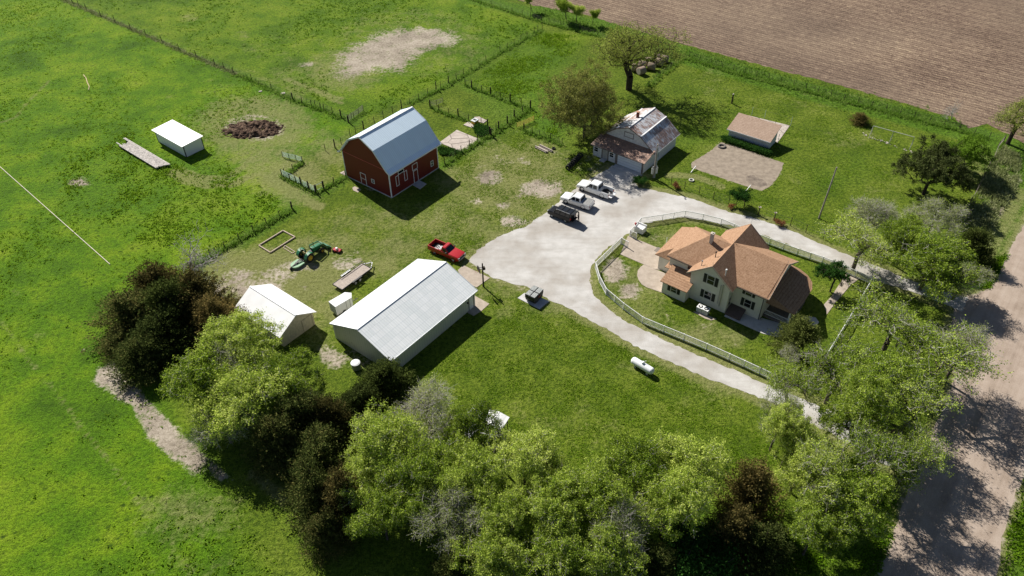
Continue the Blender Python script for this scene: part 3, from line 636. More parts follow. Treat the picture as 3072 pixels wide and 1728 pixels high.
# ---- garage with lean-to front
t = thing('rusty_roof_garage', 'white garage with rust streaked gambrel roof and lean-to front', 'garage', (22.3, 109.3, 0), HEAD)
GW = 10.0; X0, X1 = 3.15, 11.2
prof = [(0, 2.75), (2.75, 4.72), (GW/2, 5.62), (GW-2.75, 4.72), (GW, 2.75)]
whs = plain('white_siding', (.66, .66, .65), .7, bump=.1)
for x in (X0, X1-.15):
    m = MB(); pts = [(0, 0)]+prof+[(GW, 0)]; m.loft([[(x, y, z) for y, z in pts], [(x+.15, y, z) for y, z in pts]]); m.build('gable_wall', whs, t)
for y in (0, GW-.15):
    m = MB(); m.box(X0+.15, X1-.15, y, y+.15, 0, 2.8); m.build('side_wall', whs, t)
    m = MB(); pts = [(0.15, 0), (X0, 0), (X0, 2.75), (.15, 2.2)]
    m.loft([[(x, y, z) for x, z in pts], [(x, y+.15, z) for x, z in pts]]); m.build('lean_to_wall', whs, t)
m = MB(); m.box(0, .15, 0, GW, 0, 2.2); m.build('front_wall', whs, t)
rp = [(-.42, 2.5), (2.62, 4.78), (GW/2, 5.72), (GW-2.62, 4.78), (GW+.42, 2.5)]
m = MB(); ring = lambda x: [(x, y, z+.08) for y, z in rp]+[(x, y, z-.02) for y, z in reversed(rp)]
m.loft([ring(X0-.35), ring(X1+.3)]); rf = m.build('roof', M('rusty_roof'), t)
m = MB()
for y, z in ((2.62, 4.88), (GW/2, 5.82), (GW-2.62, 4.88)): m.bar((X0-.35, y, z), (X1+.3, y, z), .3, .04)
m.build('ridge_cap', plain('cap_white', (.7, .7, .7), .5), rf)
m = MB()
for (y0, z0), (y1, z1) in zip(rp[:-1], rp[1:]): m.bar((X0-.38, y0, z0), (X0-.38, y1, z1), .05, .16)
split_build(m, 'rake_trim', M('taupe_trim'), t)
m = MB(); m.slab([(-.35, -.3, 2.2), (-.35, GW+.35, 2.2), (X0+.02, GW+.35, 2.95), (X0+.02, -.3, 2.95)], .09); m.build('lean_to_roof', M('rusty_porch_roof'), t)
m = MB(); m.box(-.4, -.35, -.3, GW+.35, 2.08, 2.2); m.build('fascia', M('taupe_trim'), t)
d = wall_door(t, ('x', 0), 2.68, .03, 2.0, 4.7, plain('garage_door_white', (.70, .74, .76), .5, var=.03), M('taupe_trim'), 'garage_door', False)
m = MB()
for k in range(1, 4): m.box(-.036, -.03, .35, 5.0, k*.5, k*.5+.02)
m.build('panel_joint', M('taupe_trim'), d)
m = MB(); m.box(-.06, 0, 5.08, 5.5, 0, 2.1); m.box(-.06, 0, .02, .3, 0, 2.1); m.box(-.06, 0, 6.85, 6.95, 0, 2.1); m.box(-.06, 0, 8.1, 8.25, 0, 2.1); split_build(m, 'post_trim', M('taupe_trim'), t)
wall_door(t, ('x', 0), 7.55, .05, 1.95, 1.0, plain('tan_door', (.42, .40, .36), .6), M('taupe_trim'))
wall_window(t, ('x', 0), 6.25, .95, 1.75, .7); wall_window(t, ('x', 0), 9.4, .95, 1.75, .75)
wall_window(t, ('x', X0), 5.0, 3.75, 4.55, 1.7, 0, M('taupe_trim'), bars=False, panem=whs, name='loft_hatch')
m = MB(); m.box(4.5, 5.1, -.03, 0, .8, 1.5); m.build('electric_panel', steel, t)
m = MB(); m.tube((7.2, 5.9, 4.9), (7.2, 5.9, 6.5), .27, .27, 12); ch = m.build('chimney', M('brick_red'), t)
m = MB(); m.tube((7.2, 5.9, 6.5), (7.2, 5.9, 6.58), .31, .31, 12); m.tube((7.2, 5.9, 6.58), (7.2, 5.9, 6.6), .16, .16, 10); m.build('cap', M('terracotta'), ch)
m = MB(); m.box(-1.0, -.1, 7.1, 8.1, 0, .15); m.build('step', M('grey_concrete'), t)
m = MB()
for y in (-.46, GW+.46): m.box(X0-.3, X1+.3, y-.05, y+.05, 2.38, 2.52)
m.build('gutter', M('cap_white'), t)
# ---- coop
t = thing('small_shed', 'low white shed with tan shingled single slope roof', 'shed', (45.16, 116.14, 0), math.radians(53))
m = MB(); pts = [(0, 0), (0, 1.85), (3.6, 2.85), (3.6, 0)]
m.loft([[(x, 0, z) for x, z in pts], [(x, 7.5, z) for x, z in pts]]); m.build('wall', whs, t)
m = MB(); m.slab([(-.5, -.3, 1.92), (-.5, 7.8, 1.92), (4.1, 7.8, 3.12), (4.1, -.3, 3.12)], .12); m.build('roof', M('coop_shingle'), t)
m = MB(); m.box(-.54, -.5, -.3, 7.8, 1.75, 1.93); m.build('fascia', trimw, t)
# ---- white loafing shed
t = thing('loafing_shed', 'white flat roofed metal livestock shed standing in the pasture', 'shed', (-56.9, 116.7, 0), math.radians(50.5))
m = MB(); m.box(0, .06, .08, 8.8, .02, 2.28); m.build('front_wall', M('white_metal'), t)
m = MB(); m.box(.08, 3.6, 0, .06, .02, 2.32); m.build('side_wall', M('white_metal'), t)
m = MB(); m.box(.08, 3.6, 8.84, 8.9, .02, 2.32); m.build('side_wall', M('white_metal'), t)
m = MB(); m.slab([(-.35, -.3, 2.35), (4.0, -.3, 2.55), (4.0, 9.3, 2.55), (-.35, 9.3, 2.35)], .07); m.build('roof', M('roof_white'), t)
for x, y in ((-.02, -.02), (3.6, -.02), (-.02, 8.82), (3.6, 8.82)):
    m = MB(); m.box(x, x+.14, y, y+.14, 0, 2.3); m.build('corner_post', dark, t)
# ---- house
t = thing('farmhouse', 'cream two storey farmhouse with tan shingle cross gables and black shutters', 'house', (32.78, 73.30, 0), HEAD)
st = M('stucco'); sg = M('tan_shingle')
def gable_y(name, x0, x1, y0, y1, e, rz, ridge, mat=st):   # ridge along x, gable faces at x0/x1
    m = MB(); yc = (y0+y1)/2; pts = [(y0, 0), (y0, e), (yc, rz), (y1, e), (y1, 0)]
    m.loft([[(x0, y, z) for y, z in pts], [(x1, y, z) for y, z in pts]]); return m.build(name, mat, t)
RX, RZ = 4.35, 7.05
m = MB(); pts = [(0, 0), (0, 4.55), (RX, 6.9), (8.7, 4.55), (8.7, 0)]
m.loft([[(x, 0, z) for x, z in pts], [(x, 6.4, z) for x, z in pts]]); m.build('main_wall', st, t)
gable_y('cross_wing_wall', -1.54, 9.2, 4.2, 9.85, 4.55, 6.85, 7.0)
m = MB(); m.box(.1, 7.6, 9.8, 13.9, 0, 4.55); m.build('rear_wing_wall', st, t)
m = MB(); m.box(1.3, 8.6, 13.85, 16.1, 0, 2.7); m.build('lean_to_wall', st, t)
m = MB(); m.box(-2.9, .12, 9.55, 13.1, 0, 2.3); m.build('side_room_wall', st, t)
T = .14
mr = MB()
mr.slab([(-.52, -.65, 4.42), (RX, -.65, RZ), (RX, 7.0, RZ), (-.52, 7.0, 4.42)], T); mr.slab([(9.2, -.65, 4.42), (9.2, 7.0, 4.42), (RX, 7.0, RZ), (RX, -.65, RZ)], T)
main = mr.build('main_roof', sg, t)
mr = MB(); yc = 7.02
mr.slab([(-1.98, 3.72, 4.40), (9.65, 3.72, 4.40), (9.65, yc, RZ+.03), (-1.98, yc, RZ+.03)], T); mr.slab([(-1.98, 10.32, 4.40), (-1.98, yc, RZ+.03), (9.65, yc, RZ+.03), (9.65, 10.32, 4.40)], T)
mr.build('cross_wing_roof', sg, t)
mr = MB(); rx, ry = 3.85, 10.4
mr.slab([(-.3, 7.2, 4.38), (rx, 7.2, 7.0), (rx, ry, 7.0), (-.3, 14.25, 4.38)], T); mr.slab([(8.0, 7.2, 4.38), (8.0, 14.25, 4.38), (rx, ry, 7.0), (rx, 7.2, 7.0)], T)
mr.slab([(-.3, 14.25, 4.38), (rx, ry, 7.0), (8.0, 14.25, 4.38)], T); mr.build('hip_roof', sg, t)
mr = MB()
mr.slab([(.92, 16.62, 2.62), (2.4, 13.9, 4.35), (7.9, 13.9, 4.35), (9.0, 16.7, 2.62)], .1); mr.slab([(.92, 16.62, 2.62), (.98, 13.8, 2.62), (2.4, 13.9, 4.35)], .1); mr.slab([(9.0, 16.7, 2.62), (7.9, 13.9, 4.35), (9.0, 13.9, 2.62)], .1)
mr.build('lean_to_roof', sg, t)
mr = MB(); mr.slab([(-3.3, 9.3, 2.22), (-3.3, 13.35, 2.22), (.1, 13.35, 2.98), (.1, 9.3, 2.98)], .1); mr.build('side_room_roof', sg, t)
mr = MB(); mr.slab([(-.6, 13.36, 2.6), (-.6, 14.2, 2.5), (.9, 14.2, 2.62), (.9, 13.36, 2.9)], .08); mr.build('entry_roof', sg, t)
m = MB()
for a, b in (((-.52, -.68, 4.34), (RX, -.68, RZ-.08)), ((RX, -.68, RZ-.08), (9.2, -.68, 4.34)), ((-2.0, 3.72, 4.32), (-2.0, yc, RZ-.06)), ((-2.0, yc, RZ-.06), (-2.0, 10.32, 4.32)), ((9.67, 3.72, 4.32), (9.67, yc, RZ-.06)), ((9.67, yc, RZ-.06), (9.67, 10.32, 4.32))): m.bar(a, b, .04, .2)
split_build(m, 'rake_board', plain('tan_trim', (.50, .40, .32), .7), t)
m = MB()
for a, b in (((-.58, -.65, 4.32), (-.58, 3.7, 4.32)), ((-.36, 10.4, 4.28), (-.36, 14.2, 4.28))): m.bar(a, b, .12, .12)
m.build('gutter', plain('brown_gutter', (.10, .075, .06), .5), t)
m = MB(); m.bar((-.04, .08, 4.3), (-.04, .08, .1), .09, .09); m.bar((-.5, .08, 4.32), (-.04, .08, 4.1), .08, .08); m.build('downspout', dark, t)
tr2 = plain('grey_frame', (.50, .49, .46), .6)
wall_window(t, ('x', 0), 1.98, 1.3, 2.5, .85, .42, tr2); wall_window(t, ('x', 0), 2.15, 3.25, 4.05, .8, .36, tr2)
wall_window(t, ('x', -1.54), 7.0, 3.75, 5.1, .95, .46, tr2); wall_window(t, ('x', -1.54), 7.0, 1.15, 2.35, .95, .46, tr2)
wall_window(t, ('x', -2.9), 11.35, .95, 1.75, .8, .42, tr2); wall_window(t, ('x', .1), 10.75, 3.35, 3.85, .6, 0, plain('red_brown_frame', (.20, .10, .08), .6))
wall_window(t, ('y', 4.2), -.75, 1.0, 2.3, .6, 0, tr2); wall_window(t, ('y', 0), 3.0, 4.3, 5.3, .8, 0, tr2)
# porch
m = MB(); outer = [(1.0, -.02), (1.0, -3.55), (2.5, -3.6), (5.0, -3.6), (6.9, -3.5), (8.2, -2.9), (9.1, -1.8), (9.5, -.4), (9.5, 1.0), (8.7, 1.0), (8.7, -.02)]
m.slab([(x, y, .35) for x, y in outer], .3); m.build('porch_floor', plain('porch_floor_grey', (.16, .14, .13), .8), t)
m = MB(); ro = [(.75, -.1), (.75, -3.95), (3.9, -4.0), (6.9, -3.9), (8.3, -3.35), (9.35, -2.3), (9.95, -1.0), (10.15, .3), (10.15, 1.6)]
top = [(1.35, 0, 3.65), (1.35, -.3, 3.6), (4.0, -.02, 3.65), (6.6, -.02, 3.65), (7.6, -.02, 3.65), (8.2, -.02, 3.65), (8.6, .1, 3.65), (8.75, .5, 3.65), (8.75, 1.6, 3.65)]
vs = [(x, y, 2.72) for x, y in ro]+top+[(x, y, 2.62) for x, y in ro]+[(x, y, z-.1) for x, y, z in top]; n = len(ro)
fs = [(i, i+1, n+i+1, n+i) for i in range(n-1)]+[(2*n+i+1, 2*n+i, 3*n+i, 3*n+i+1) for i in range(n-1)]+[(i, 2*n+i, 2*n+i+1, i+1) for i in range(n-1)]+[(0, n, 3*n, 2*n), (n-1, 3*n-1, 4*n-1, 2*n-1)]
m.add(vs, fs); m.build('porch_roof', sg, t)
for x, y in ((1.15, -3.35), (4.0, -3.4), (6.7, -3.3), (8.7, -2.0), (9.3, .2)):
    m = MB(); m.box(x-.1, x+.1, y-.1, y+.1, .35, 2.65); m.build('porch_post', white, t)
for (ax, ay), (bx_, by) in (((1.15, -.1), (1.15, -3.3)), ((4.0, -3.4), (6.7, -3.3)), ((6.7, -3.3), (8.7, -2.0))):
    m = MB(); m.bar((ax, ay, 1.15), (bx_, by, 1.15), .08, .06); m.bar((ax, ay, .5), (bx_, by, .5), .06, .05)
    k = int(math.hypot(bx_-ax, by-ay)/.16)
    for i in range(1, k): f = i/k; m.bar((ax+(bx_-ax)*f, ay+(by-ay)*f, .5), (ax+(bx_-ax)*f, ay+(by-ay)*f, 1.15), .035, .035)
    m.build('porch_railing', white, t)
wall_door(t, ('y', 0), 4.4, .35, 2.4, .95, plain('front_door', (.25, .23, .2), .6), white)
m = MB(); m.box(3.0, 3.42, 9.55, 9.97, 5.6, 8.0); ch = m.build('chimney', M('chimney_grey'), t)
m = MB(); m.box(2.95, 3.47, 9.5, 10.02, 8.0, 8.1); m.tube((3.2, 9.76, 8.1), (3.2, 9.76, 8.2), .12); m.build('cap', M('stone'), ch)
for x, y, z0, z1, mm in ((-.9, 8.9, 5.3, 6.3, steel), (.8, 7.9, 6.3, 7.2, dark), (-1.1, 5.4, 5.4, 6.7, white)):
    m = MB(); m.tube((x, y, z0), (x, y, z1), .06, .06, 8); m.tube((x, y, z1), (x, y, z1+.12), .13, .1, 8); m.build('roof_vent', mm, t)
m = MB(); m.tube((-1.66, 5.15, .9), (-1.66, 5.15, 4.6), .07, .07, 8); m.tube((-1.66, 5.45, 1.2), (-1.66, 5.45, 4.4), .05, .05, 8); m.build('flue_pipe', steel, t)
m = MB(); m.slab([(-1.75, 2.0, .28), (-.02, 2.0, .85), (-.02, 4.1, .85), (-1.75, 4.1, .28)], .27); m.build('cellar_door', plain('cellar_brown', (.12, .085, .07), .8), t)
m = MB()
for x, y, z in ((9.65, yc, RZ), (RX, yc, RZ), (RX, -.5, RZ), (-1.9, yc, RZ)): m.tube((x, y, z), (x, y, z+.75), .018, .01, 5); m.lathe((x, y, z+.35), [(0, -.05), (.05, 0), (0, .05)], 6)
m.build('lightning_rod', steel, t)
cable = MB()
pp = [(RX, -.45, RZ+.03), (2.5, -.42, 6.05), (1.0, -.40, 5.27), (-.4, -.36, 4.5)]
for a_, b_ in zip(pp[:-1], pp[1:]): cable.tube(a_, b_, .03, .03, 5)
cable.build('lightning_cable', plain('cable_brown', (.12, .06, .04), .6), t)
# ================================================================ VEHICLES (x forward, y left)
def place2(pa, pb, side, half, zc=0.0):
    """pa: rear contact, pb: front contact on one side (side=+1 left, -1 right)"""
    d = (pb-pa); h = math.atan2(d.y, d.x); mid = (pa+pb)/2; left = Vector((-math.sin(h), math.cos(h), 0))
    o = mid-left*side*half; o.z = 0; return o, h
def ring8(x, hw, zb, zt, ch=.1, tin=.1):
    return [(x, -hw+.06, zb), (x, -hw, zb+ch), (x, -hw, zt-ch), (x, -hw+tin, zt), (x, hw-tin, zt), (x, hw, zt-ch), (x, hw, zb+ch), (x, hw-.06, zb)]
def pickup(label, O, h, paint, wb=3.6, xr=-3.0, xb=-1.1, xc=1.15, xf=2.75, W=1.95, Rw=.39, belt=1.12, roof=1.85, cover=None, gate_down=False, rim='silver_rim', hood=1.08, group=None):
    t = thing('pickup_truck', label, 'pickup truck', O, h, group); hw = W/2
    m = MB(); m.loft([ring8(xf, hw*.82, .45, .72, .06), ring8(xf-.06, hw*.92, .38, hood-.14, .08), ring8(xf-.35, hw*.97, .34, hood-.04, .1), ring8(xc, hw, .34, belt, .1), ring8(xb+.02, hw, .34, belt, .06), ])
    b = m.build('body', paint, t, True); md = b.modifiers.new('s', 'EDGE_SPLIT'); md.split_angle = math.radians(35)
    # cab
    m = MB(); ri = .2; cr = [(xc-.05, hw-.1, belt-.02), (xb+.04, hw-.1, belt-.02)]; xr1, xr0 = xc-.68, xb+.16
    def cabring(z, xa, xb_, y): return [(xa, -y+.12, z), (xa-.08, -y, z), (xb_, -y, z), (xb_, y, z), (xa-.08, y, z), (xa, y-.12, z)]
    m.loft([cabring(belt-.03, xc, xb+.04, hw-.08), cabring(roof-.08, xr1+.05, xr0-.02, hw-ri-.02), cabring(roof, xr1-.08, xr0+.06, hw-ri-.12)]); m.build('cab', paint, t)
    def lerp(a, b, f): return tuple(a[i]+(b[i]-a[i])*f for i in range(3))
    def quad(name, a, b, c, d, off=.012, par=t, inset=.07, mat=glass):
        A, B, C, D = map(Vector, (a, b, c, d)); n = (B-A).cross(D-A).normalized(); cen = (A+B+C+D)/4
        if n.dot(cen-Vector((cen.x*.6, 0, 1.2))) < 0: n = -n
        q = [p+(cen-p)*inset+n*off for p in (A, B, C, D)]; q2 = [p-n*.02 for p in q]
        mm = MB(); mm.loft([[tuple(p) for p in q2], [tuple(p) for p in q]]); return mm.build(name, mat, par)
    zb_, zt_ = belt+.0, roof-.09
    quad('windshield', (xc-.01, -hw+.22, zb_), (xc-.01, hw-.22, zb_), (xr1+.06, hw-ri-.14, zt_), (xr1+.06, -hw+ri+.14, zt_), inset=.04)
    quad('rear_window', (xb+.04, -hw+.16, zb_+.08), (xb+.04, hw-.16, zb_+.08), (xr0-.02, hw-ri-.1, zt_), (xr0-.02, -hw+ri+.1, zt_), inset=.05)
    xm = (xc+xb)/2-.1
    for s in (-1, 1):
        y0, y1 = s*(hw-.08), s*(hw-ri-.02)
        if xc-xb > 1.9:
            quad('side_window', (xc-.35, y0, zb_+.03), (xm+.03, y0, zb_+.03), (xm+.03, y1, zt_), (xr1-.02, y1, zt_)); quad('side_window', (xm-.06, y0, zb_+.03), (xb+.28, y0, zb_+.03), (xr0+.2, y1, zt_), (xm-.06, y1, zt_))
        else:
            quad('side_window', (xc-.35, y0, zb_+.03), (xb+.35, y0, zb_+.03), (xr0+.3, y1, zt_), (xr1-.02, y1, zt_))
        mm = MB(); mm.box(xc-.42, xc-.22, min(s*(hw-.02), s*(hw+.2)), max(s*(hw-.02), s*(hw+.2)), belt-.02, belt+.17); mm.build('mirror', dark, t)
        mm = MB(); mm.box(xf-.1, xf+.012, min(s*hw*.9, s*hw*.55), max(s*hw*.9, s*hw*.55), hood-.36, hood-.18); mm.build('headlight', plain('lamp_clear', (.6, .6, .6), .15, 0, .6), t)
        mm = MB(); mm.box(xr-.012, xr+.08, min(s*hw*.99, s*(hw-.16)), max(s*hw*.99, s*(hw-.16)), .72, 1.05); mm.build('taillight', plain('lamp_red', (.35, .012, .01), .2, 0, .6), t)
        for x in (-wb/2, wb/2):
            wheel(t, x, s*(hw-.13), Rw, .26, rim, s)
            mm = MB(); mm.lathe((x, s*(hw-.02), Rw), [(Rw*.98, 0), (Rw+.055, 0), (Rw+.055, .03*s), (Rw*.98, .03*s), (Rw*.98, 0)], 18, 'Y'); mm.build('wheel_arch', dark if paint.name != 'red_paint' else paint, t)
    m = MB(); m.box(xf-.05, xf+.03, -hw*.5, hw*.5, hood-.42, hood-.14); m.build('grille', dark, t)
    m = MB(); m.box(xf-.12, xf+.1, -hw*.88, hw*.88, .4, .62); m.build('front_bumper', steel if paint.name == 'red_paint' else paint, t, bevel=.03)
    m = MB(); m.box(xr-.1, xr+.06, -hw*.9, hw*.9, .42, .6); m.build('rear_bumper', steel, t, bevel=.03)
    # bed
    bt = belt+.03; m = MB()
    for s in (-1, 1): m.box(xr, xb, min(s*hw, s*(hw-.1)), max(s*hw, s*(hw-.1)), .36, bt)
    m.box(xb-.08, xb, -hw+.1, hw-.1, .36, bt)
    if not gate_down: m.box(xr, xr+.08, -hw+.1, hw-.1, .42, bt)
    bd = m.build('bed', paint, t, bevel=.015)
    m = MB(); m.box(xr+.02, xb-.08, -hw+.1, hw-.1, .5, .58); m.build('bed_floor', dark, bd)
    m = MB()
    if gate_down: m.box(xr-.55, xr+.02, -hw+.12, hw-.12, .58, .65); m.build('tailgate', paint, t)
    if cover:
        m = MB()
        for k in range(4):
            x0 = xr+.06+k*(xb-xr-.16)/4; m.box(x0+.01, x0+(xb-xr-.16)/4-.01, -hw+.07, hw-.07, bt, bt+.04)
        m.build('bed_cover', cover, t)
    return t
def wheelpts(f, r, fr, zr): 
    a = f(*r, zr); b = f(*fr, zr); a.z = 0; b.z = 0; return a, b
a, b = wheelpts(VC, (1350, 590), (960, 450), .35); O, h = place2(a, b, 1, .95)
pickup('white crew cab pickup with open black bed and lowered tailgate', O, h, M('car_white'), (a-b).length, -3.0, -1.15, 1.2, 2.85, 2.0, .42, 1.2, 1.95, gate_down=True)
T1 = (O, h)
a, b = wheelpts(VC, (980, 815), (640, 700), .33); O, h = place2(a, b, 1, .92)
pickup('white pickup with grey folding bed cover parked in the middle', O, h, M('car_white'), (a-b).length, -2.65, -1.1, 1.1, 2.6, 1.95, .38, 1.12, 1.78, cover=plain('cover_grey', (.26, .26, .25), .7))
a, b = wheelpts(RT, (520, 615), (965, 805), .33); O, h = place2(a, b, -1, .9)
RED = pickup('red regular cab pickup with junk in its open bed', O, h, M('red_paint'), (a-b).length, -2.95, -.55, .85, 2.65, 1.95, .37, 1.12, 1.78, rim='white_rim', group=None)
RO, RH = O, h
def local_to(O, h, x, y, z): return Vector((O.x+math.cos(h)*x-math.sin(h)*y, O.y+math.sin(h)*x+math.cos(h)*y, z))
t = thing('scrap_pile', 'pale scrap pieces heaped in the red pickup bed', 'scrap', local_to(RO, RH, -1.2, -.25, .6), RH)
r = random.Random(5); m = MB()
for k in range(16):
    p = Vector((r.uniform(-.6, .5), r.uniform(-.4, .4), r.uniform(.05, .5))); q = p+Vector((r.uniform(-.5, .5), r.uniform(-.4, .4), r.uniform(-.1, .3))); m.bar(p, q, r.uniform(.05, .16), .03)
m.build('scrap', white, t)
TO, TH = T1
t = thing('cooler', 'white cooler with dark lid on the lowered tailgate', 'cooler', local_to(TO, TH, -3.1, .2, .66), TH+.3)
m = MB(); m.box(-.35, .35, -.22, .22, 0, .38); m.build('box', white, t, bevel=.03); m = MB(); m.box(-.25, .25, -.16, .16, .38, .43); m.build('lid', dark, t)
# ---- suv
a, b = wheelpts(VC, (630, 1070), (365, 965), .33); O, h = place2(a, b, 1, .85)
t = thing('suv', 'black boxy suv with roof bars parked nearest the people', 'car', O, h); SO, SHd = O, h
hw = .91; wbs = (a-b).length
m = MB(); m.loft([ring8(2.12, .76, .42, .78, .06), ring8(2.05, .86, .36, .95, .1), ring8(1.75, hw, .34, 1.06, .12), ring8(1.05, hw, .34, 1.12, .1), ring8(-2.0, hw, .34, 1.15, .1), ring8(-2.12, hw-.06, .38, 1.12, .1)]); b_ = m.build('body', M('car_black'), t)
m = MB(); cb = lambda z, xa, xb, y: [(xa, -y+.1, z), (xa-.1, -y, z), (xb, -y, z), (xb, y, z), (xa-.1, y, z), (xa, y-.1, z)]
m.loft([cb(1.08, 1.15, -2.08, hw-.04), cb(1.68, .62, -2.0, hw-.17), cb(1.76, .5, -1.92, hw-.26)]); m.build('cabin', M('car_black'), t)
m = MB(); m.box(-1.95, .5, -.68, .68, 1.755, 1.79); m.build('roof_panel', plain('roof_slate', (.018, .022, .03), .3, .2), t, bevel=.02)
for s in (-1, 1):
    for xa, xb_ in ((.75, -.15), (-.25, -1.1), (-1.2, -1.9)):
        m = MB(); y0 = s*(hw-.03); y1 = s*(hw-.155); m.loft([[(xa, y0, 1.17), (xb_, y0, 1.17), (xb_+.03, y1, 1.62), (xa-.12, y1, 1.62)], [(xa, y0-.05*s, 1.17), (xb_, y0-.05*s, 1.17), (xb_+.03, y1-.05*s, 1.62), (xa-.12, y1-.05*s, 1.62)]]); m.build('side_window', glass, t)
    m = MB(); m.bar((.5, s*.72, 1.8), (-1.9, s*.72, 1.8), .05, .06); m.build('roof_rail', steel, t)
    m = MB(); m.box(1.98, 2.13, min(s*.55, s*.82), max(s*.55, s*.82), .78, .95); m.build('headlight', M('lamp_clear'), t)
    m = MB(); m.box(-2.14, -2.05, min(s*.72, s*.88), max(s*.72, s*.88), .75, 1.1); m.build('taillight', M('lamp_red'), t)
    m = MB(); m.box(.75, .92, min(s*.9, s*1.1), max(s*.9, s*1.1), 1.12, 1.28); m.build('mirror', dark, t)
    for x in (-wbs/2, wbs/2): wheel(t, x, s*(hw-.12), .34, .22, 'white_rim', s)
m = MB(); m.loft([[(1.13, -.7, 1.14), (1.13, .7, 1.14), (.68, .6, 1.64), (.68, -.6, 1.64)], [(1.17, -.7, 1.16), (1.17, .7, 1.16), (.71, .6, 1.66), (.71, -.6, 1.66)]]); m.build('windshield', glass, t)
for x in (-.25, -1.15):
    m = MB(); m.bar((x, -.74, 1.86), (x, .74, 1.86), .07, .05); m.build('roof_bar', dark, t)
m = MB(); m.slab([(-2.02, -.72, 1.74), (-2.02, .72, 1.74), (-2.75, .68, 1.98), (-2.75, -.68, 1.98)], .05); m.build('liftgate', M('car_black'), t)
m = MB(); m.box(-2.55, -2.1, -.7, .7, .55, .62); m.build('drop_gate', M('car_black'), t)
# ---- people: continuous skinned bodies
def person(label, loc, rz, joints, cloth, hairm=M('hair')):
    t = thing('person', label, 'person', loc, rz)
    J = joints; edges = []; vs = []; idx = {}; rad = {}
    def v(n, p, r): idx[n] = len(vs); vs.append(p); rad[idx[n]] = r
    for n, (p, r_) in J.items(): v(n, p, r_)
    E_ = [('pelvis', 'waist'), ('waist', 'chest'), ('chest', 'neck'), ('neck', 'head'), ('head', 'crown')]
    for s in 'LR': E_ += [('pelvis', 'hip'+s), ('hip'+s, 'knee'+s), ('knee'+s, 'ankle'+s), ('ankle'+s, 'toe'+s), ('chest', 'shoulder'+s), ('shoulder'+s, 'elbow'+s), ('elbow'+s, 'wrist'+s), ('wrist'+s, 'palm'+s)]
    for s in 'LR':   # five fingers rooted in the palm
        pw = Vector(J['wrist'+s][0]); pp = Vector(J['palm'+s][0]); d = (pp-pw).normalized(); sd = d.cross(Vector((0, 0, 1))); sd = sd.normalized() if sd.length > .1 else Vector((1, 0, 0))
        for k, (off, ln) in enumerate(((-.035, .055), (-.012, .075), (.012, .08), (.034, .068))):
            n0, n1 = f'f{s}{k}a', f'f{s}{k}b'; v(n0, tuple(pp+sd*off+d*ln*.5), .009); v(n1, tuple(pp+sd*off*1.2+d*ln*.9+Vector((0, 0, -.02))), .008); E_ += [('palm'+s, n0), (n0, n1)]
        v(f't{s}', tuple(pp-sd*.06-d*.0+Vector((0, 0, -.015))), .010); E_.append(('palm'+s, f't{s}'))
    me = bpy.data.meshes.new('body'); me.from_pydata(vs, [(idx[a], idx[b]) for a, b in E_], [])
    o = link_mesh('body', me, t); sk = o.modifiers.new('skin', 'SKIN'); sk.use_smooth_shade = True
    lay = me.skin_vertices[0] if me.skin_vertices else None
    if lay is None:
        bm = bmesh.new(); bm.from_mesh(me); bm.verts.layers.skin.verify(); bm.to_mesh(me); bm.free(); lay = me.skin_vertices[0]
    for i, r_ in rad.items(): lay.data[i].radius = (r_, r_) if not isinstance(r_, tuple) else r_
    lay.data[idx['pelvis']].use_root = True
    sb = o.modifiers.new('sub', 'SUBSURF'); sb.levels = 1; sb.render_levels = 1
    me.materials.append(cloth)
    hp_ = Vector(J['crown'][0]); hh = Vector(J['head'][0]); c = hh.lerp(hp_, .6)
    m = MB(); m.lathe((c.x, c.y, c.z), [(.001, .125), (.06, .115), (.10, .07), (.115, .01), (.108, -.04), (.08, -.02)], 12); m.build('hair', hairm, t, True)
    fd = Vector((1, 0, 0)); m = MB(); m.lathe((hh.x+.085, hh.y, hh.z+.02), [(0, -.09), (.05, -.06), (.065, 0), (.05, .06), (0, .08)], 10, 'Z'); f = m.build('face', M('skin'), t, True)
    m = MB(); m.tube((hh.x+.14, hh.y, hh.z+.02), (hh.x+.175, hh.y, hh.z-.0), .012, .018, 6); m.build('nose', M('skin'), f)
    return t
J0 = dict(pelvis=((0, 0, .95), .14), waist=((0, 0, 1.12), .13), chest=((.01, 0, 1.36), .155), neck=((.02, 0, 1.53), .06), head=((.04, 0, 1.62), .085), crown=((.03, 0, 1.72), .085),
    hipL=((0, .1, .88), .105), hipR=((0, -.1, .88), .105), kneeL=((.05, .12, .48), .07), kneeR=((-.03, -.12, .48), .07), ankleL=((0, .12, .08), .048), ankleR=((-.1, -.12, .08), .048), toeL=((.16, .13, .04), .04), toeR=((.07, -.13, .04), .04),
    shoulderL=((.01, .2, 1.44), .07), shoulderR=((.01, -.2, 1.44), .07), elbowL=((.02, .27, 1.16), .05), elbowR=((.06, -.26, 1.17), .05), wristL=((.18, .24, .98), .032), wristR=((.22, -.2, 1.02), .032), palmL=((.25, .22, .93), .028), palmR=((.29, -.17, .98), .028))
J1 = dict(J0); J1.update(waist=((.08, 0, 1.08), .13), chest=((.30, 0, 1.22), .15), neck=((.45, 0, 1.27), .06), head=((.54, 0, 1.27), .085), crown=((.62, 0, 1.33), .085), shoulderL=((.32, .2, 1.24), .07), shoulderR=((.32, -.2, 1.24), .07),
    elbowL=((.48, .24, 1.0), .05), elbowR=((.50, -.22, 1.02), .05), wristL=((.68, .16, .88), .032), wristR=((.70, -.14, .9), .032), palmL=((.76, .14, .84), .028), palmR=((.78, -.12, .86), .028))
p = VC(890, 1085); person('person in dark clothes standing behind the black suv', p, SHd+.3, J0, M('cloth_dark'))
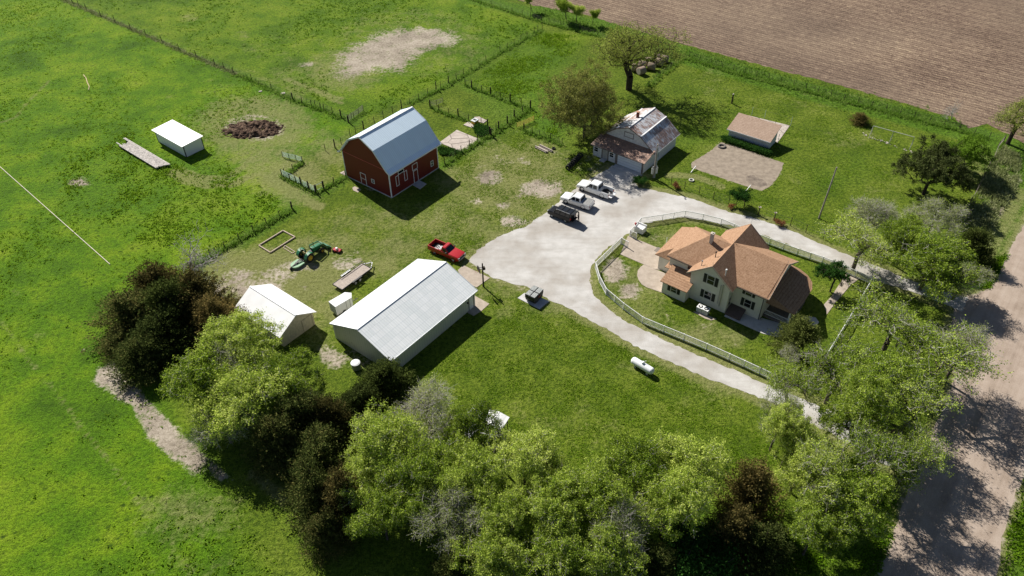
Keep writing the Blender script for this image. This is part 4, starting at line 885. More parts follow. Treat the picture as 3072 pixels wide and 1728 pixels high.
p = VC(815, 1060); person('person in grey top leaning into the open back of the black suv', p, SHd, J1, M('cloth_grey'))
# ---- tractor
a, b = wheelpts(TR, (790, 672), (1070, 520), .6); a = TR(790, 672, .75); b = TR(1072, 520, .45); a.z = b.z = 0
O, h = place2(a, b, -1, .85); t = thing('tractor', 'green farm tractor with yellow wheels, loader bucket and rear mower', 'tractor', O, h); wbt = (a-b).length
tg = M('tractor_green'); print('tractor wb', wbt)
for s in (-1, 1):
    wheel(t, -wbt/2, s*.85, .75, .42, 'yellow_rim', s, .55); wheel(t, wbt/2, s*.72, .42, .24, 'yellow_rim', s, .5)
    m = MB()
    for k in range(9):
        t0 = math.radians(10+k*18); t1 = math.radians(28+k*18); R_ = .86
        m.slab([(-wbt/2+R_*math.cos(t0), s*.85-.26, .75+R_*math.sin(t0)), (-wbt/2+R_*math.cos(t0), s*.85+.26, .75+R_*math.sin(t0)), (-wbt/2+R_*math.cos(t1), s*.85+.26, .75+R_*math.sin(t1)), (-wbt/2+R_*math.cos(t1), s*.85-.26, .75+R_*math.sin(t1))], .04)
    m.build('fender', tg, t)
m = MB(); m.loft([[(-.05, -.3, .7), (-.05, .3, .7), (-.05, .33, 1.45), (-.05, -.33, 1.45)], [(wbt/2+.35, -.26, .65), (wbt/2+.35, .26, .65), (wbt/2+.35, .28, 1.3), (wbt/2+.35, -.28, 1.3)]]); m.build('hood', tg, t, bevel=.06)
m = MB(); m.box(wbt/2+.35, wbt/2+.42, -.24, .24, .68, 1.22); m.build('grille', dark, t)
m = MB(); m.box(-wbt/2-.35, 0, -.28, .28, .45, .95); m.box(-.1, wbt/2+.2, -.2, .2, .4, .7); m.box(-wbt/2-.1, -wbt/2+.1, -.7, .7, .65, .85); m.build('chassis', dark, t)
m = MB(); m.box(-wbt/2-.1, -wbt/2+.35, -.24, .24, 1.0, 1.1); m.box(-wbt/2-.2, -wbt/2-.08, -.24, .24, 1.05, 1.5); m.build('seat', plain('seat_tan', (.35, .28, .12), .6), t, bevel=.03)
m = MB(); m.tube((-.15, 0, 1.35), (-.35, 0, 1.6), .025); m.lathe((-.36, 0, 1.6), [(.17, -.015), (.2, 0), (.17, .015), (.17, -.015)], 14); m.build('steering_wheel', dark, t)
m = MB(); m.tube((.55, .12, 1.4), (.55, .12, 2.05), .04, .04, 8); m.build('exhaust_pipe', dark, t)
m = MB()
for s in (-1, 1): m.bar((-wbt/2-.2, s*.5, 1.0), (-wbt/2-.35, s*.5, 2.15), .07, .07)
m.bar((-wbt/2-.35, -.5, 2.15), (-wbt/2-.35, .5, 2.15), .07, .07); m.build('roll_bar', tg, t)
m = MB()
for s in (-1, 1): m.bar((.1, s*.5, 1.05), (.1, s*.5, 1.55), .12, .12); m.bar((.1, s*.5, 1.55), (wbt/2+.55, s*.5, 1.25), .1, .14); m.bar((wbt/2+.55, s*.5, 1.25), (wbt/2+1.0, s*.5, .55), .1, .14)
m.bar((wbt/2+.55, -.5, 1.2), (wbt/2+.55, .5, 1.2), .1, .1); m.build('loader_arm', tg, t)
m = MB(); bx = wbt/2+1.0; cs = [(0, .12), (.62, .1), (.66, .16), (.15, .2), (.05, .75), (-.04, .75), (-.06, .35)]
m.loft([[(bx+x, y, z) for x, z in cs] for y in (-.85, .85)])
for y in (-.85, .83): m.loft([[(bx, y_, .12), (bx+.62, y_, .1), (bx+.05, y_, .75)] for y_ in (y, y+.02)])
m.build('loader_bucket', tg, t)
mw = MB(); mx = -wbt/2-1.9
out_ = [(mx+.85*math.cos(a_)*1.05, .78*math.sin(a_)) for a_ in [math.radians(90+180*k/8) for k in range(9)]]+[(mx+.9, -.78), (mx+1.0, -.5), (mx+1.0, .5), (mx+.9, .78)]
mw.slab([(x, y, .42) for x, y in out_], .22); md_ = mw.build('mower_deck', M('mower_green'), t, bevel=.03)
m = MB(); m.bar((mx-.7, 0, .5), (mx+1.0, .25, .62), .07, .07); m.bar((mx-.7, 0, .5), (mx+1.0, -.25, .62), .07, .07); m.box(mx+.0, mx+.3, -.15, .15, .42, .62); m.bar((mx+.3, 0, .6), (-wbt/2-.3, 0, .7), .08, .08); m.bar((mx+.9, .4, .5), (-wbt/2-.3, .35, .6), .06, .06); m.bar((mx+.9, -.4, .5), (-wbt/2-.3, -.35, .6), .06, .06); m.build('mower_frame', dark, md_)
m = MB(); m.lathe((mx-1.05, 0, .2), [(.06, -.09), (.2, -.09), (.2, .09), (.06, .09)], 14, 'Y'); m.bar((mx-1.05, 0, .25), (mx-.75, 0, .5), .07, .07); m.build('tail_wheel', rubber, md_)
# ---- red tiller in front of the bucket
p = TR(1400, 540); t = thing('push_mower', 'small red and white walk behind machine beside the tractor bucket', 'mower', p, h-math.radians(75))
m = MB(); m.box(-.75, .55, -.32, .32, .12, .4); m.build('deck', M('red_paint'), t, bevel=.06)
m = MB(); m.lathe((-.1, 0, .4), [(0, .3), (.16, .28), (.2, .2), (.2, 0)], 12); m.build('engine', white, t)
m = MB(); m.tube((-.6, .25, .4), (-1.2, .25, .95), .02); m.tube((-.6, -.25, .4), (-1.2, -.25, .95), .02); m.tube((-1.2, -.25, .95), (-1.2, .25, .95), .02); m.build('handle', dark, t)
for x in (-.5, .4):
    for y in (-.38, .38):
        m = MB(); m.lathe((x, y, .16), [(.05, -.05), (.16, -.05), (.16, .05), (.05, .05)], 12, 'Y'); m.build('wheel', rubber, t)
# ---- flat trailer
c1, c2, c3, c4 = [TR(*p_, .62) for p_ in ((1290, 1245), (1500, 1370), (2140, 905), (1915, 790))]
h = math.atan2((c3-c2).y, (c3-c2).x); ctr = (c1+c2+c3+c4)/4; ctr.z = 0; Lf = (c3-c2).length; Wf = (c2-c1).length; print('trailer', Lf, Wf)
t = thing('flatbed_trailer', 'flatbed trailer with weathered grey plank deck and black frame', 'trailer', ctr, h)
m = MB()
for k in range(9):
    y0 = -Wf/2+.06+k*(Wf-.12)/9; m.box(-Lf/2+.05, Lf/2-.05, y0+.008, y0+(Wf-.12)/9-.008, .57, .62)
m.build('deck', M('deck_wood'), t)
m = MB()
for s in (-1, 1): m.box(-Lf/2, Lf/2, min(s*Wf/2, s*(Wf/2-.06)), max(s*Wf/2, s*(Wf/2-.06)), .42, .66)
m.box(Lf/2-.06, Lf/2, -Wf/2+.06, Wf/2-.06, .42, .66); m.box(-Lf/2, -Lf/2+.06, -Wf/2+.06, Wf/2-.06, .42, .6); m.build('frame', dark, t)
m = MB(); m.bar((-Lf/2+1.5, Wf/2+.0, .95), (Lf/2, Wf/2, .95), .06, .06); m.bar((Lf/2, -Wf/2, .95), (Lf/2, Wf/2, .95), .06, .06)
for x, y in ((Lf/2, Wf/2), (Lf/2, -Wf/2), (Lf/2-1.6, Wf/2)): m.bar((x, y, .6), (x, y, .95), .05, .05)
m.build('rail', dark, t)
for s in (-1, 1):
    m = MB(); m.box(-1.05, .75, min(s*(Wf/2+.02), s*(Wf/2+.27)), max(s*(Wf/2+.02), s*(Wf/2+.27)), .74, .78); m.build('fender', dark if s < 0 else steel, t)
    for x in (-.55, .3): wheel(t, x, s*(Wf/2+.14), .32, .2, 'white_rim', s)
m = MB(); m.bar((Lf/2, -Wf/2+.2, .5), (Lf/2+1.1, 0, .5), .08, .08); m.bar((Lf/2, Wf/2-.2, .5), (Lf/2+1.1, 0, .5), .08, .08); m.tube((Lf/2+.75, 0, .1), (Lf/2+.75, 0, 1.0), .04); m.build('tongue', steel, t)
# ---- white cargo trailer behind the machine shed
TC = crop(960, 860, 160/1310)
c = [TC(*p_, 1.95) for p_ in ((210, 365), (375, 500), (775, 265), (610, 155))]
h = math.atan2((c[2]-c[1]).y, (c[2]-c[1]).x); Wc = (c[1]-c[0]).length; Lc = (c[2]-c[1]).length; ctr = c[0].lerp(c[1], .5); ctr.z = 0; print('cargo', Wc, Lc)
t = thing('cargo_trailer', 'small white enclosed trailer half hidden behind the machine shed', 'trailer', ctr, h)
Wc = min(Wc, 1.9)
m = MB(); pts = [(0, -Wc/2), (Lc, -Wc/2), (Lc+.55, 0), (Lc, Wc/2), (0, Wc/2)]
m.loft([[(x, y, .4) for x, y in pts], [(x, y, 1.95) for x, y in pts]]); m.build('body', M('car_white'), t)
m = MB(); m.box(-.02, 0, -Wc/2+.1, Wc/2-.1, .45, 1.85); m.build('rear_door', plain('grey_door', (.35, .38, .36), .5), t)
m = MB(); m.box(Lc*.62, Lc*.62+.03, -Wc/2-.02, -Wc/2, .45, 1.9); m.box(Lc*.85, Lc*.85+.03, -Wc/2-.02, -Wc/2, .45, 1.9); m.build('side_trim', dark, t)
for s in (-1, 1): wheel(t, Lc*.45, s*(Wc/2+.02), .32, .2, 'white_rim', s)
m = MB(); m.bar((Lc+.3, 0, .45), (Lc+1.3, 0, .45), .08, .08); m.build('tongue', dark, t)
# ---- dumpster
c = [LP(*p_, 1.35) for p_ in ((1475, 665), (1670, 765), (1850, 585), (1660, 495))]
h = math.atan2((c[2]-c[1]).y, (c[2]-c[1]).x); ctr = sum(c, Vector())/4; ctr.z = .06; Ld = (c[2]-c[1]).length; Wd = (c[1]-c[0]).length; print('dumpster', Ld, Wd)
t = thing('dumpster', 'dark dumpster with four ribbed grey lids on a concrete pad', 'dumpster', ctr, h)
m = MB(); a_ = [(-Ld/2+.25, .12), (Ld/2-.25, .12), (Ld/2, .8), (Ld/2, 1.25), (-Ld/2, 1.25), (-Ld/2, .8)]
m.loft([[(x, -Wd/2+.08, z) for x, z in a_], [(x, Wd/2-.08, z) for x, z in a_]]); m.build('body', M('dumpster_dark'), t)
for i in (0, 1):
    for j in (0, 1):
        x0 = -Ld/2+i*Ld/2; y0 = -Wd/2+j*Wd/2; m = MB(); m.box(x0+.04, x0+Ld/2-.04, y0+.04, y0+Wd/2-.04, 1.27, 1.30); l = m.build('lid', dark, t)
        m = MB()
        for k in range(6):
            y1 = y0+.08+k*(Wd/2-.14)/6; m.box(x0+.08, x0+Ld/2-.08, y1+.02, y1+(Wd/2-.14)/6-.03, 1.305, 1.33)
        m.build('rib', M('lid_grey'), l)
m = MB()
for y in (-Wd/2-.02, Wd/2-.1): m.box(-.25, .25, y, y+.12, .75, .95)
m.build('lift_pocket', M('rust_red'), t)
# ---- propane tank
PT = crop(1850, 1050, 150/2174); a = PT(780, 480, .7); b = PT(1480, 900, .7); d = b-a; h = math.atan2(d.y, d.x); ctr = (a+b)/2; ctr.z = 0; r_ = .48; Lt = d.length/2+.05; print('tank', d.length)
t = thing('propane_tank', 'long white propane tank lying on the lawn', 'tank', ctr, h)
m = MB(); pr = [(0, -Lt-r_*.8)]+[(r_*math.sin(q), -Lt-r_*.8*math.cos(q)) for q in [math.radians(15*k) for k in range(1, 7)]]+[(r_*math.sin(q), Lt+r_*.8*math.cos(q)) for q in [math.radians(90-15*k) for k in range(0, 6)]]+[(0, Lt+r_*.8)]
m.lathe((0, 0, .72), pr, 24, 'X'); m.build('tank', M('tank_white'), t, True)
m = MB(); m.lathe((0, 0, 1.15), [(.2, 0), (.2, .2), (.17, .26), (0, .3)], 16); m.build('dome', M('tank_white'), t, True)
for x in (-.9, .9):
    m = MB(); m.box(x-.12, x+.12, -.35, .35, 0, .35); m.build('foot', M('grey_concrete'), t)
m = MB(); m.tube((.0, .1, 1.4), (.3, .25, 1.6), .03); m.build('valve_pipe', white, t)
# ---- basketball hoop
p = LP(660, 525); t = thing('basketball_hoop', 'wooden pole with dark fan shaped backboard beside the slab', 'basketball hoop', p, HEAD+math.radians(150))
m = MB(); m.tube((0, 0, 0), (0, 0, 4.2), .12, .09, 10); m.build('pole', M('post_wood'), t)
m = MB(); pts = [(-.62, 2.95), (.62, 2.95), (.62, 3.2), (.5, 3.6), (.25, 3.85), (-.25, 3.85), (-.5, 3.6), (-.62, 3.2)]
m.loft([[(.55, y, z) for y, z in pts], [(.6, y, z) for y, z in pts]]); m.bar((0, -.1, 3.4), (.55, -.3, 3.4), .06, .06); m.bar((0, .1, 3.4), (.55, .3, 3.4), .06, .06); bb = m.build('backboard', plain('board_dark', (.05, .045, .045), .7), t)
m = MB()
for k in range(14):
    a0, a1 = 2*math.pi*k/14, 2*math.pi*(k+1)/14; m.tube((.85+.23*math.cos(a0), .23*math.sin(a0), 3.02), (.85+.23*math.cos(a1), .23*math.sin(a1), 3.02), .015, .015, 5, False)
m.build('rim', M('rust_red'), bb)
m = MB(); m.box(-.35, -.05, -.2, .2, 3.1, 3.5); m.build('brace_box', M('post_wood'), t)
# ---- poles
def pole(label, base, top_h, r0, tilt=(0, 0), name='utility_pole'):
    t = thing(name, label, 'pole', base); m = MB(); m.tube((0, 0, 0), (tilt[0], tilt[1], top_h), r0, r0*.7, 10); m.build('pole', M('pole_wood'), t); return t
t = pole('tall bare pale pole standing alone on the back lawn', G(2456.6, 655), 9.2, .14, (.35, .1))
t = pole('pale service pole with meter boxes in front of the garage corner', R2(1482, 912), 6.4, .17)
m = MB(); m.box(-.5, -.15, -.28, -.12, .9, 2.0); m.box(.15, .5, -.28, -.12, 1.0, 2.1); m.build('meter_box', plain('box_pale', (.60, .60, .57), .5), t)
m = MB(); m.tube((-.3, -.2, 2.0), (-.3, -.2, 2.35), .15, .12, 10); m.tube((.3, -.2, 2.1), (.3, -.2, 2.4), .15, .12, 10); m.build('meter', steel, t)
m = MB(); m.tube((.2, -.1, 0), (.2, -.1, 5.6), .05, .05, 6); m.build('conduit', M('pale_green_paint'), t)
m = MB(); m.bar((0, 0, 6.0), (0, -.7, 6.25), .05, .05); m.tube((0, -.7, 6.1), (0, -.7, 6.3), .16, .08, 8); m.build('lamp', steel, t)
# ---- irrigation pipes, manure pile, tires, lumber, bales
a1_, a2_ = WS(330, 590), WS(800, 870); d = a2_-a1_; h = math.atan2(d.y, d.x)
t = thing('pipe_stack', 'flat stack of long pale pipes beside the white livestock shed', 'pipes', a1_, h)
offs = [-.95, -.72, -.5, -.28, -.05, .18, .42, .66, .88, 1.1]
for k, o_ in enumerate(offs):
    m = MB(); x0 = [-.1, -1.5, .2, -.2, 0, .3, .1, 0, -1.9, -1.8][k]; m.tube((x0, o_, .42), (d.length+[.0, .1, -.1, .2, .3, .3, .5, .6, .8, .9][k], o_, .40), .11, .11, 8); m.build('pipe', M('ground_pipe'), t)
m = MB()
for x in (1.2, d.length/2, d.length-1): m.box(x-.1, x+.1, -1.1, 1.25, 0, .29)
m.build('support_block', M('post_wood'), t)
t = thing('long_pipe', 'long straight white pipe lying across the left pasture', 'pipe', (0, 0, 0))
m = MB(); m.tube(Q1(-60, 1205, .09), Q4(830, 545, .09), .055, .055, 8); m.build('pipe', plain('pipe_cream', (.72, .66, .52), .5), t)
t = thing('manure_pile', 'brown crumbly manure heap in the pasture', 'manure pile', FD(637, 326))
rg = np.random.default_rng(2); m = MB(); N = 40; R_ = 5.3; V_ = []
from mathutils import noise as mn
def hgt(x, y):
    q = math.hypot(x/5.4, y/3.2); b_ = max(0, 1-q**2)*.9
    b_ -= .75*math.exp(-(((x-1.2)/1.6)**2+((y+.3)/1.0)**2))
    return max(-.02, b_+.42*mn.fractal(Vector((x*.8, y*.8, 3)), 1, 2, 4)*(1 if q < 1.05 else .0)+.12*mn.noise(Vector((x*3, y*3, 1))) if q < 1.1 else -.02)
n = 90
for i in range(n):
    for j in range(n):
        x = (i/(n-1)-.5)*12; y = (j/(n-1)-.5)*7.6; V_.append((x, y, hgt(x, y)))
m.add(V_, [(i*n+j, (i+1)*n+j, (i+1)*n+j+1, i*n+j+1) for i in range(n-1) for j in range(n-1)])
nbk = NB('manure_brown'); MATS['manure'] = nbk.pbr(nbk.ramp(nbk.noise(1.4, 5, .75), [(.35, (.025, .014, .01)), (.5, (.085, .052, .036)), (.64, (.24, .165, .11))]), .95, 0, nbk.bump(nbk.noise(4, 4, .7), .8, .15), .1)
m.build('heap', M('manure'), t)
t = None
tire_me = None
def tyre(label, loc, R_, w_, rot=(0, 0, 0), group=None, mat=rubber):
    m = MB(); m.lathe((0, 0, 0), [(R_*.6, -w_*.35), (R_*.9, -w_*.5), (R_, -w_*.35), (R_, w_*.35), (R_*.9, w_*.5), (R_*.6, w_*.35), (R_*.6, -w_*.35)], 18); o = m.build('tyre', mat, None, True); o.location = loc; o.rotation_euler = rot
    return tag(o, label, 'tyre', group)
tyre('large weathered tyre lying on the sand court corner', CO(533, 607, .12), .72, .26, mat=plain('tyre_grey', (.12, .11, .10), .9))
tyre('whitewashed tyre ring planter on the lawn near the drive', CO(240, 935, .12), .45, .22, mat=plain('tyre_white', (.5, .49, .44), .9))
d0, d1 = R2(655, 835), R2(775, 715); hh = math.atan2((d1-d0).y, (d1-d0).x)
places = ['at the near end of', 'second from the near end of', 'third from the near end of', 'fourth from the near end of', 'middle of', 'fourth from the garage end of', 'third from the garage end of', 'second from the garage end of', 'at the garage end of']
for k in range(9):
    p = d0.lerp(d1, k/8); p.z = .42; tyre('black tyre '+places[k]+' the upright tyre row', p, .48, .26, (math.radians(90), 0, hh+math.radians(90+(k % 3-1)*7)), 'tyres standing in a row by the garage')
t = thing('lumber_pile', 'weathered grey timbers stacked on the grass near the garage', 'lumber', CP(1960, 1080), math.atan2(*(lambda d: (d.y, d.x))(CP(2080, 1150)-CP(1860, 1045))))
for k, (x, y, z, l_) in enumerate([(-.2, -.55, .12, 2.6), (-.1, -.3, .12, 2.6), (-.1, -.05, .13, 2.4), (.25, .3, .12, 2.9), (.3, .55, .12, 2.8), (.2, .4, .32, 3.0), (-.25, -.42, .3, 2.7)]):
    m = MB(); m.box(x-l_/2, x+l_/2, y-.09, y+.09, z-.09, z+.09); m.build('timber', M('deck_wood'), t)
tyre('small dark tyre lying at the end of the timber pile', CP(2180, 1050, .12), .35, .2)
bl = [('round hay bale nearest the bare tree trunk', 760, 760, 20), ('round hay bale lowest in the heap, pale end showing', 865, 815, 70), ('round hay bale behind the front two bales', 880, 705, 10), ('round hay bale in the middle of the heap', 1050, 735, 15), ('round hay bale at the right of the middle row', 1190, 660, 5), ('round hay bale nearest the fence corner', 1290, 600, 20), ('round hay bale at the back of the heap', 1150, 570, 5), ('round hay bale at the far left of the back row', 1000, 640, 40)]
m = MB(); m.lathe((0, 0, .78), [(0, -.75), (.7, -.75), (.78, -.7), (.78, .7), (.7, .75), (0, .75)], 22, 'X'); bme = m.mesh('bale_roll', M('bale'), True)
m = MB(); m.lathe((0, 0, .78), [(0, -.77), (.6, -.765), (.66, -.75)], 22, 'X'); eme = m.mesh('bale_end', M('bale_end'))
for lb, x, y, rr_ in bl:
    t = thing('hay_bale', lb, 'hay bale', BL(x, y+45), HEAD-math.radians(90)+math.radians(rr_), 'round bales heaped by the bare tree'); link_mesh('roll', bme, t); link_mesh('end', eme, t)
# ---- garden frame, ladder, yellow waterer, box, bird baths, hand pump, swing frame
cs_ = [SH(525, 115), SH(620, 165), SH(425, 288), SH(335, 232)]
t = thing('garden_bed', 'rectangular timber bordered garden bed with weeds inside', 'garden bed', cs_[0])
for a_, b_ in zip(cs_, cs_[1:]+cs_[:1]):
    m = MB(); m.bar(a_-cs_[0]+Vector((0, 0, .1)), b_-cs_[0]+Vector((0, 0, .1)), .16, .2); m.build('timber', M('light_wood'), t)
t = thing('wooden_frame', 'narrow wooden frame lying beside the garden bed', 'wooden frame', SH(540, 228))
o_ = SH(540, 228); m = MB(); q = [SH(540, 228, .06)-o_, SH(618, 278, .06)-o_, SH(600, 290, .06)-o_, SH(528, 245, .06)-o_]
for a_, b_ in zip(q, q[1:]+q[:1]): m.bar(a_, b_, .1, .08)
m.build('rail', M('light_wood'), t)
t = thing('cattle_waterer', 'yellow sided livestock waterer with pale top between slabs', 'waterer', CP(470, 515), HEAD)
m = MB(); m.box(-.55, .55, -.45, .45, 0, .7); m.build('body', M('yellow_box'), t, bevel=.04); m = MB(); m.box(-.62, .62, -.52, .52, .7, .82); m.build('top', plain('top_pale', (.6, .62, .62), .5), t, bevel=.03)
m = MB(); m.box(-.2, .2, -.3, .3, .82, .86); m.build('trough', dark, t)
t = thing('storage_box', 'white slatted box with lid inside the picket fence', 'storage box', PG(405, 275), HEAD-math.radians(90))
m = MB(); m.box(-.75, .75, -.5, .5, 0, .85); m.build('body', white, t); m = MB()
for k in range(6): m.box(-.78+k*.26, -.78+k*.26+.22, -.55, .55, .86, .91)
m.build('lid', white, t); m = MB(); m.box(-.8, .8, .5, .62, 0, 1.15); m.build('back_board', white, t)
t = thing('flower_pot', 'small red flower pot on the picket fence corner', 'flower pot', PG(342, 178, 1.15), 0)
m = MB(); m.lathe((0, 0, 0), [(.09, 0), (.14, .22), (.12, .22), (0, .2)], 10); m.build('pot', M('rust_red'), t); m = MB(); m.lathe((0, 0, .2), [(.14, 0), (.2, .1), (.12, .2), (0, .24)], 8); m.build('flowers', M('red_paint'), t)
for lb, f, x, y, hh_, mm_ in [('bird bath with orange bowl beside the round bush', CO, 745, 1200, 1.3, 'terracotta'), ('pale topped bird bath, the one nearer the round bush', CO, 885, 1268, 1.35, 'stone'), ('pale topped bird bath farther down the drive', CO, 1035, 1322, 1.35, 'stone')]:
    t = thing('bird_bath', lb, 'bird bath', f(x, y), 0, 'bird baths along the drive'); m = MB(); m.tube((0, 0, 0), (0, 0, hh_), .09, .07, 8); m.build('post', M('post_wood'), t)
    m = MB(); R_ = .42 if mm_ == 'terracotta' else .22; m.lathe((0, 0, hh_), [(0, -.04), (R_*.6, -.02), (R_, .1), (R_*.9, .12), (R_*.5, .03), (0, .02)], 16); m.build('bowl', M(mm_), t)
t = thing('hand_pump', 'dark post with side handles standing on the back lawn', 'hand pump', Q3(370, 780), .4)
m = MB(); m.tube((0, 0, 0), (0, 0, 1.9), .16, .13, 10); m.build('body', M('dark_bark'), t); m = MB(); m.tube((0, 0, 1.9), (0, 0, 2.0), .17, .12, 10); m.build('cap', M('stone'), t); m = MB(); m.bar((0, 0, 1.2), (-.55, .1, 1.45), .06, .06); m.bar((0, 0, .9), (.4, 0, .8), .06, .06); m.build('handle', dark, t)
pA, pB, pC = Q3(1415, 1005), Q3(1545, 1090), Q3(1740, 1080)
t = thing('swing_frame', 'pale pipe swing frame with three pairs of legs', 'swing frame', pA)
b0, b1 = Q3(1440, 950, 2.1)-pA, Q3(1750, 1035, 2.1)-pA; m = MB(); m.tube(b0, b1, .05, .05, 6); m.build('top_bar', plain('pipe_pale', (.5, .5, .45), .6), t)
dd = (b1-b0).normalized(); nn = Vector((-dd.y, dd.x, 0))
for f_ in (0, .5, 1):
    q = b0.lerp(b1, f_); 
    for s in (-1, 1): m = MB(); m.tube(q, Vector((q.x, q.y, 0))+nn*s*.8, .04, .04, 6); m.build('leg', M('pipe_pale'), t)
r = random.Random(8); m = MB()
for k in range(38): x = r.uniform(-4.6, 5); y = r.uniform(-.35, .35); s = r.uniform(.05, .16); m.slab([(x-s, y-s*.6, s*.8), (x+s, y-s*.5, s*.6), (x+s*.8, y+s*.6, s), (x-s*.9, y+s*.5, s*.7)], s*.7)
o = m.build('rubble', M('stone')); o.location = Q3(1530, 1075); o.rotation_euler.z = math.atan2(*(lambda d: (d.y, d.x))(Q3(1680, 1125)-Q3(1420, 1030))); tag(o, 'line of broken pale rubble under the swing frame', kind='stuff')
for lb, x, y in (('short white slanted post at the left edge of the sand court', 255, 845), ('short white slanted post at the near edge of the sand court', 783, 1030)):
    a_ = CO(x-22, y+20, .0); t = thing('white_post', lb, 'post', a_, 0, 'white posts by the sand court'); q = CO(x+22, y-22, .0)-a_; m = MB(); m.bar((0, 0, .08), (q.x, q.y, .5), .1, .1); m.bar((q.x, q.y, 0), (q.x, q.y, .5), .05, .05); m.build('post', white, t)
t = thing('white_tank', 'round pale lidded tank behind the machine shed', 'tank', SH(1105, 1195), 0); m = MB(); m.lathe((0, 0, 0), [(0, 0), (.55, 0), (.57, .9), (0, .9)], 20); m.build('drum', plain('drum_grey', (.30, .31, .32), .6), t); m = MB(); m.lathe((0, 0, .9), [(.6, 0), (.6, .07), (.4, .14), (0, .17)], 20); m.build('lid', plain('lid_pale', (.70, .72, .73), .5), t)
for k, (lb, x, y) in enumerate((('left cooling unit beside the farmhouse wall', 660, 1160), ('right cooling unit beside the farmhouse wall', 730, 1190))):
    t = thing('cooling_unit', lb, 'air conditioner', HO(x, y+10), HEAD, 'cooling units beside the house'); m = MB(); m.box(-.4, .4, -.4, .4, 0, .78); m.build('body', M('lid_grey'), t, bevel=.05)
    m = MB(); m.box(-.42, .42, -.42, .42, .78, .84); m.build('top_panel', white, t, bevel=.03); m = MB(); m.lathe((0, 0, .85), [(.3, 0), (.3, .02), (0, .02)], 18); f_ = m.build('fan_grille', dark, t); m = MB(); m.lathe((0, 0, .88), [(.16, 0), (.16, .02), (0, .02)], 12); m.build('hub', white, f_)
t = thing('yard_hydrant', 'white pipe hydrant on the grass beside the house walk', 'hydrant', PG(815, 450), 0); m = MB(); m.tube((0, 0, 0), (0, 0, .95), .06, .05, 8); m.build('pipe', white, t); m = MB(); m.bar((0, 0, .95), (.18, 0, 1.0), .06, .06); m.build('spout', dark, t)
t = thing('door_mat', 'grey mat at the kitchen door', 'mat', PG(690, 560, .065), HEAD); m = MB(); m.box(-.55, .55, -.4, .4, 0, .03); m.build('mat', M('taupe_trim'), t)
for lb, x, y, s in (('pale stone at the pasture fence bend', 2135, 710, .55), ('pale stone lying in the pasture above the manure heap', 1965, 693, .4)):
    t = thing('stone', lb, 'stone', Q1(x, y), .4); m = MB(); m.slab([(-s, -s*.5, s*.5), (s*.8, -s*.6, s*.4), (s, s*.4, s*.55), (-s*.5, s*.6, s*.45)], s*.55); m.build('rock', M('stone'), t, bevel=.1)
m = MB(); rr = random.Random(4)
t = thing('dead_hose', 'curved pale strip of hose lying in the pasture', 'hose', Q1(630, 565)); o_ = Q1(630, 565); q = [Q1(*p_, .05)-o_ for p_ in ((630, 565), (650, 590), (660, 625), (675, 655), (668, 678))]
m = MB(); [m.tube(a_, b_, .09, .09, 6) for a_, b_ in zip(q[:-1], q[1:])]; m.build('hose', plain('hose_tan', (.50, .38, .20), .7), t)
# ================================================================ FENCES
def fence(name, label, pts, h=1.3, r=.07, big=(), wires=4, cat='fence', mat='post_wood', group=None, rails=0, railm=None, sub=0, wr=.009, lean=0.03):
    t = thing(name, label, cat, pts[0], 0, group); O = pts[0]; rr = random.Random(len(label)); allp = []
    for i, p in enumerate(pts):
        allp.append((p, i in big, 1))
        if sub and i < len(pts)-1:
            for k in range(1, sub+1): allp.append((p.lerp(pts[i+1], k/(sub+1)), False, .9))
    for p, bg_, f_ in allp:
        q = p-O; R_ = r*(1.9 if bg_ else 1); H_ = h*(1.22 if bg_ else 1)*f_*rr.uniform(.93, 1.06)
        m = MB(); m.tube((q.x, q.y, 0), (q.x+rr.uniform(-lean, lean), q.y+rr.uniform(-lean, lean), H_), R_, R_*.9, 6); m.build('post', M(mat), t)
    m = MB()
    for a_, b_ in zip(pts[:-1], pts[1:]):
        for k in range(wires):
            z = h*(.2+.72*k/max(1, wires-1)); m.tube((a_-O)+Vector((0, 0, z)), (b_-O)+Vector((0, 0, z)), wr, wr, 3, False)
    if wires: m.build('wire', wirem, t)
    if rails:
        m = MB()
        for a_, b_ in zip(pts[:-1], pts[1:]):
            for k in range(rails): z = h*(.2+.75*k/max(1, rails-1)); m.bar((a_-O)+Vector((0, 0, z)), (b_-O)+Vector((0, 0, z)), .04, .055)
        m.build('rail', M(railm or 'gate_green'), t)
    return t
def PP(f, l): return [f(*p) for p in l]
fence('pasture_fence', 'long wire fence climbing to the top left through the pasture', PP(Q1, [(430,-20),(548,22),(595,42),(650,65),(760,118),(868,165),(985,215),(1100,262),(1222,312),(1352,372),(1480,425),(1622,490),(1690,515),(1762,550),(1900,605),(2050,675),(2210,755),(2280,780),(2350,800),(2380,805),(2420,820),(2445,830),(2510,860),(2575,885)])+[Q2(55, 925)], 1.35, .07, big=(16, 23, 24))
fence('wire_fence', 'wire fence running from the barn up to the far corner post', PP(B1, [(245,650)])+PP(B1, [(340,625),(400,590),(485,510),(540,485)])+PP(Q2, [(170,975),(250,930),(318,890),(388,855),(455,820),(518,790),(585,755),(652,712),(716,680),(750,668),(810,630),(868,600),(922,560),(980,530),(1040,500),(1092,462),(1198,395),(1252,365),(1303,338),(1355,305),(1402,283),(1455,250),(1483,235),(1515,222)]), 1.4, .06, big=(1, 5, 9, 13, 15, 29))
fence('wire_fence', 'wire fence along the pasture margin by the tilled field, top centre', PP(Q2, [(930,-30),(1040,5),(1130,38),(1288,92),(1365,112),(1428,130),(1510,165),(1568,168),(1655,200),(1798,228),(1863,252),(1933,270),(2010,300),(2120,330),(2250,365),(2380,400),(2500,425)]), 1.2, .06, big=(6,))
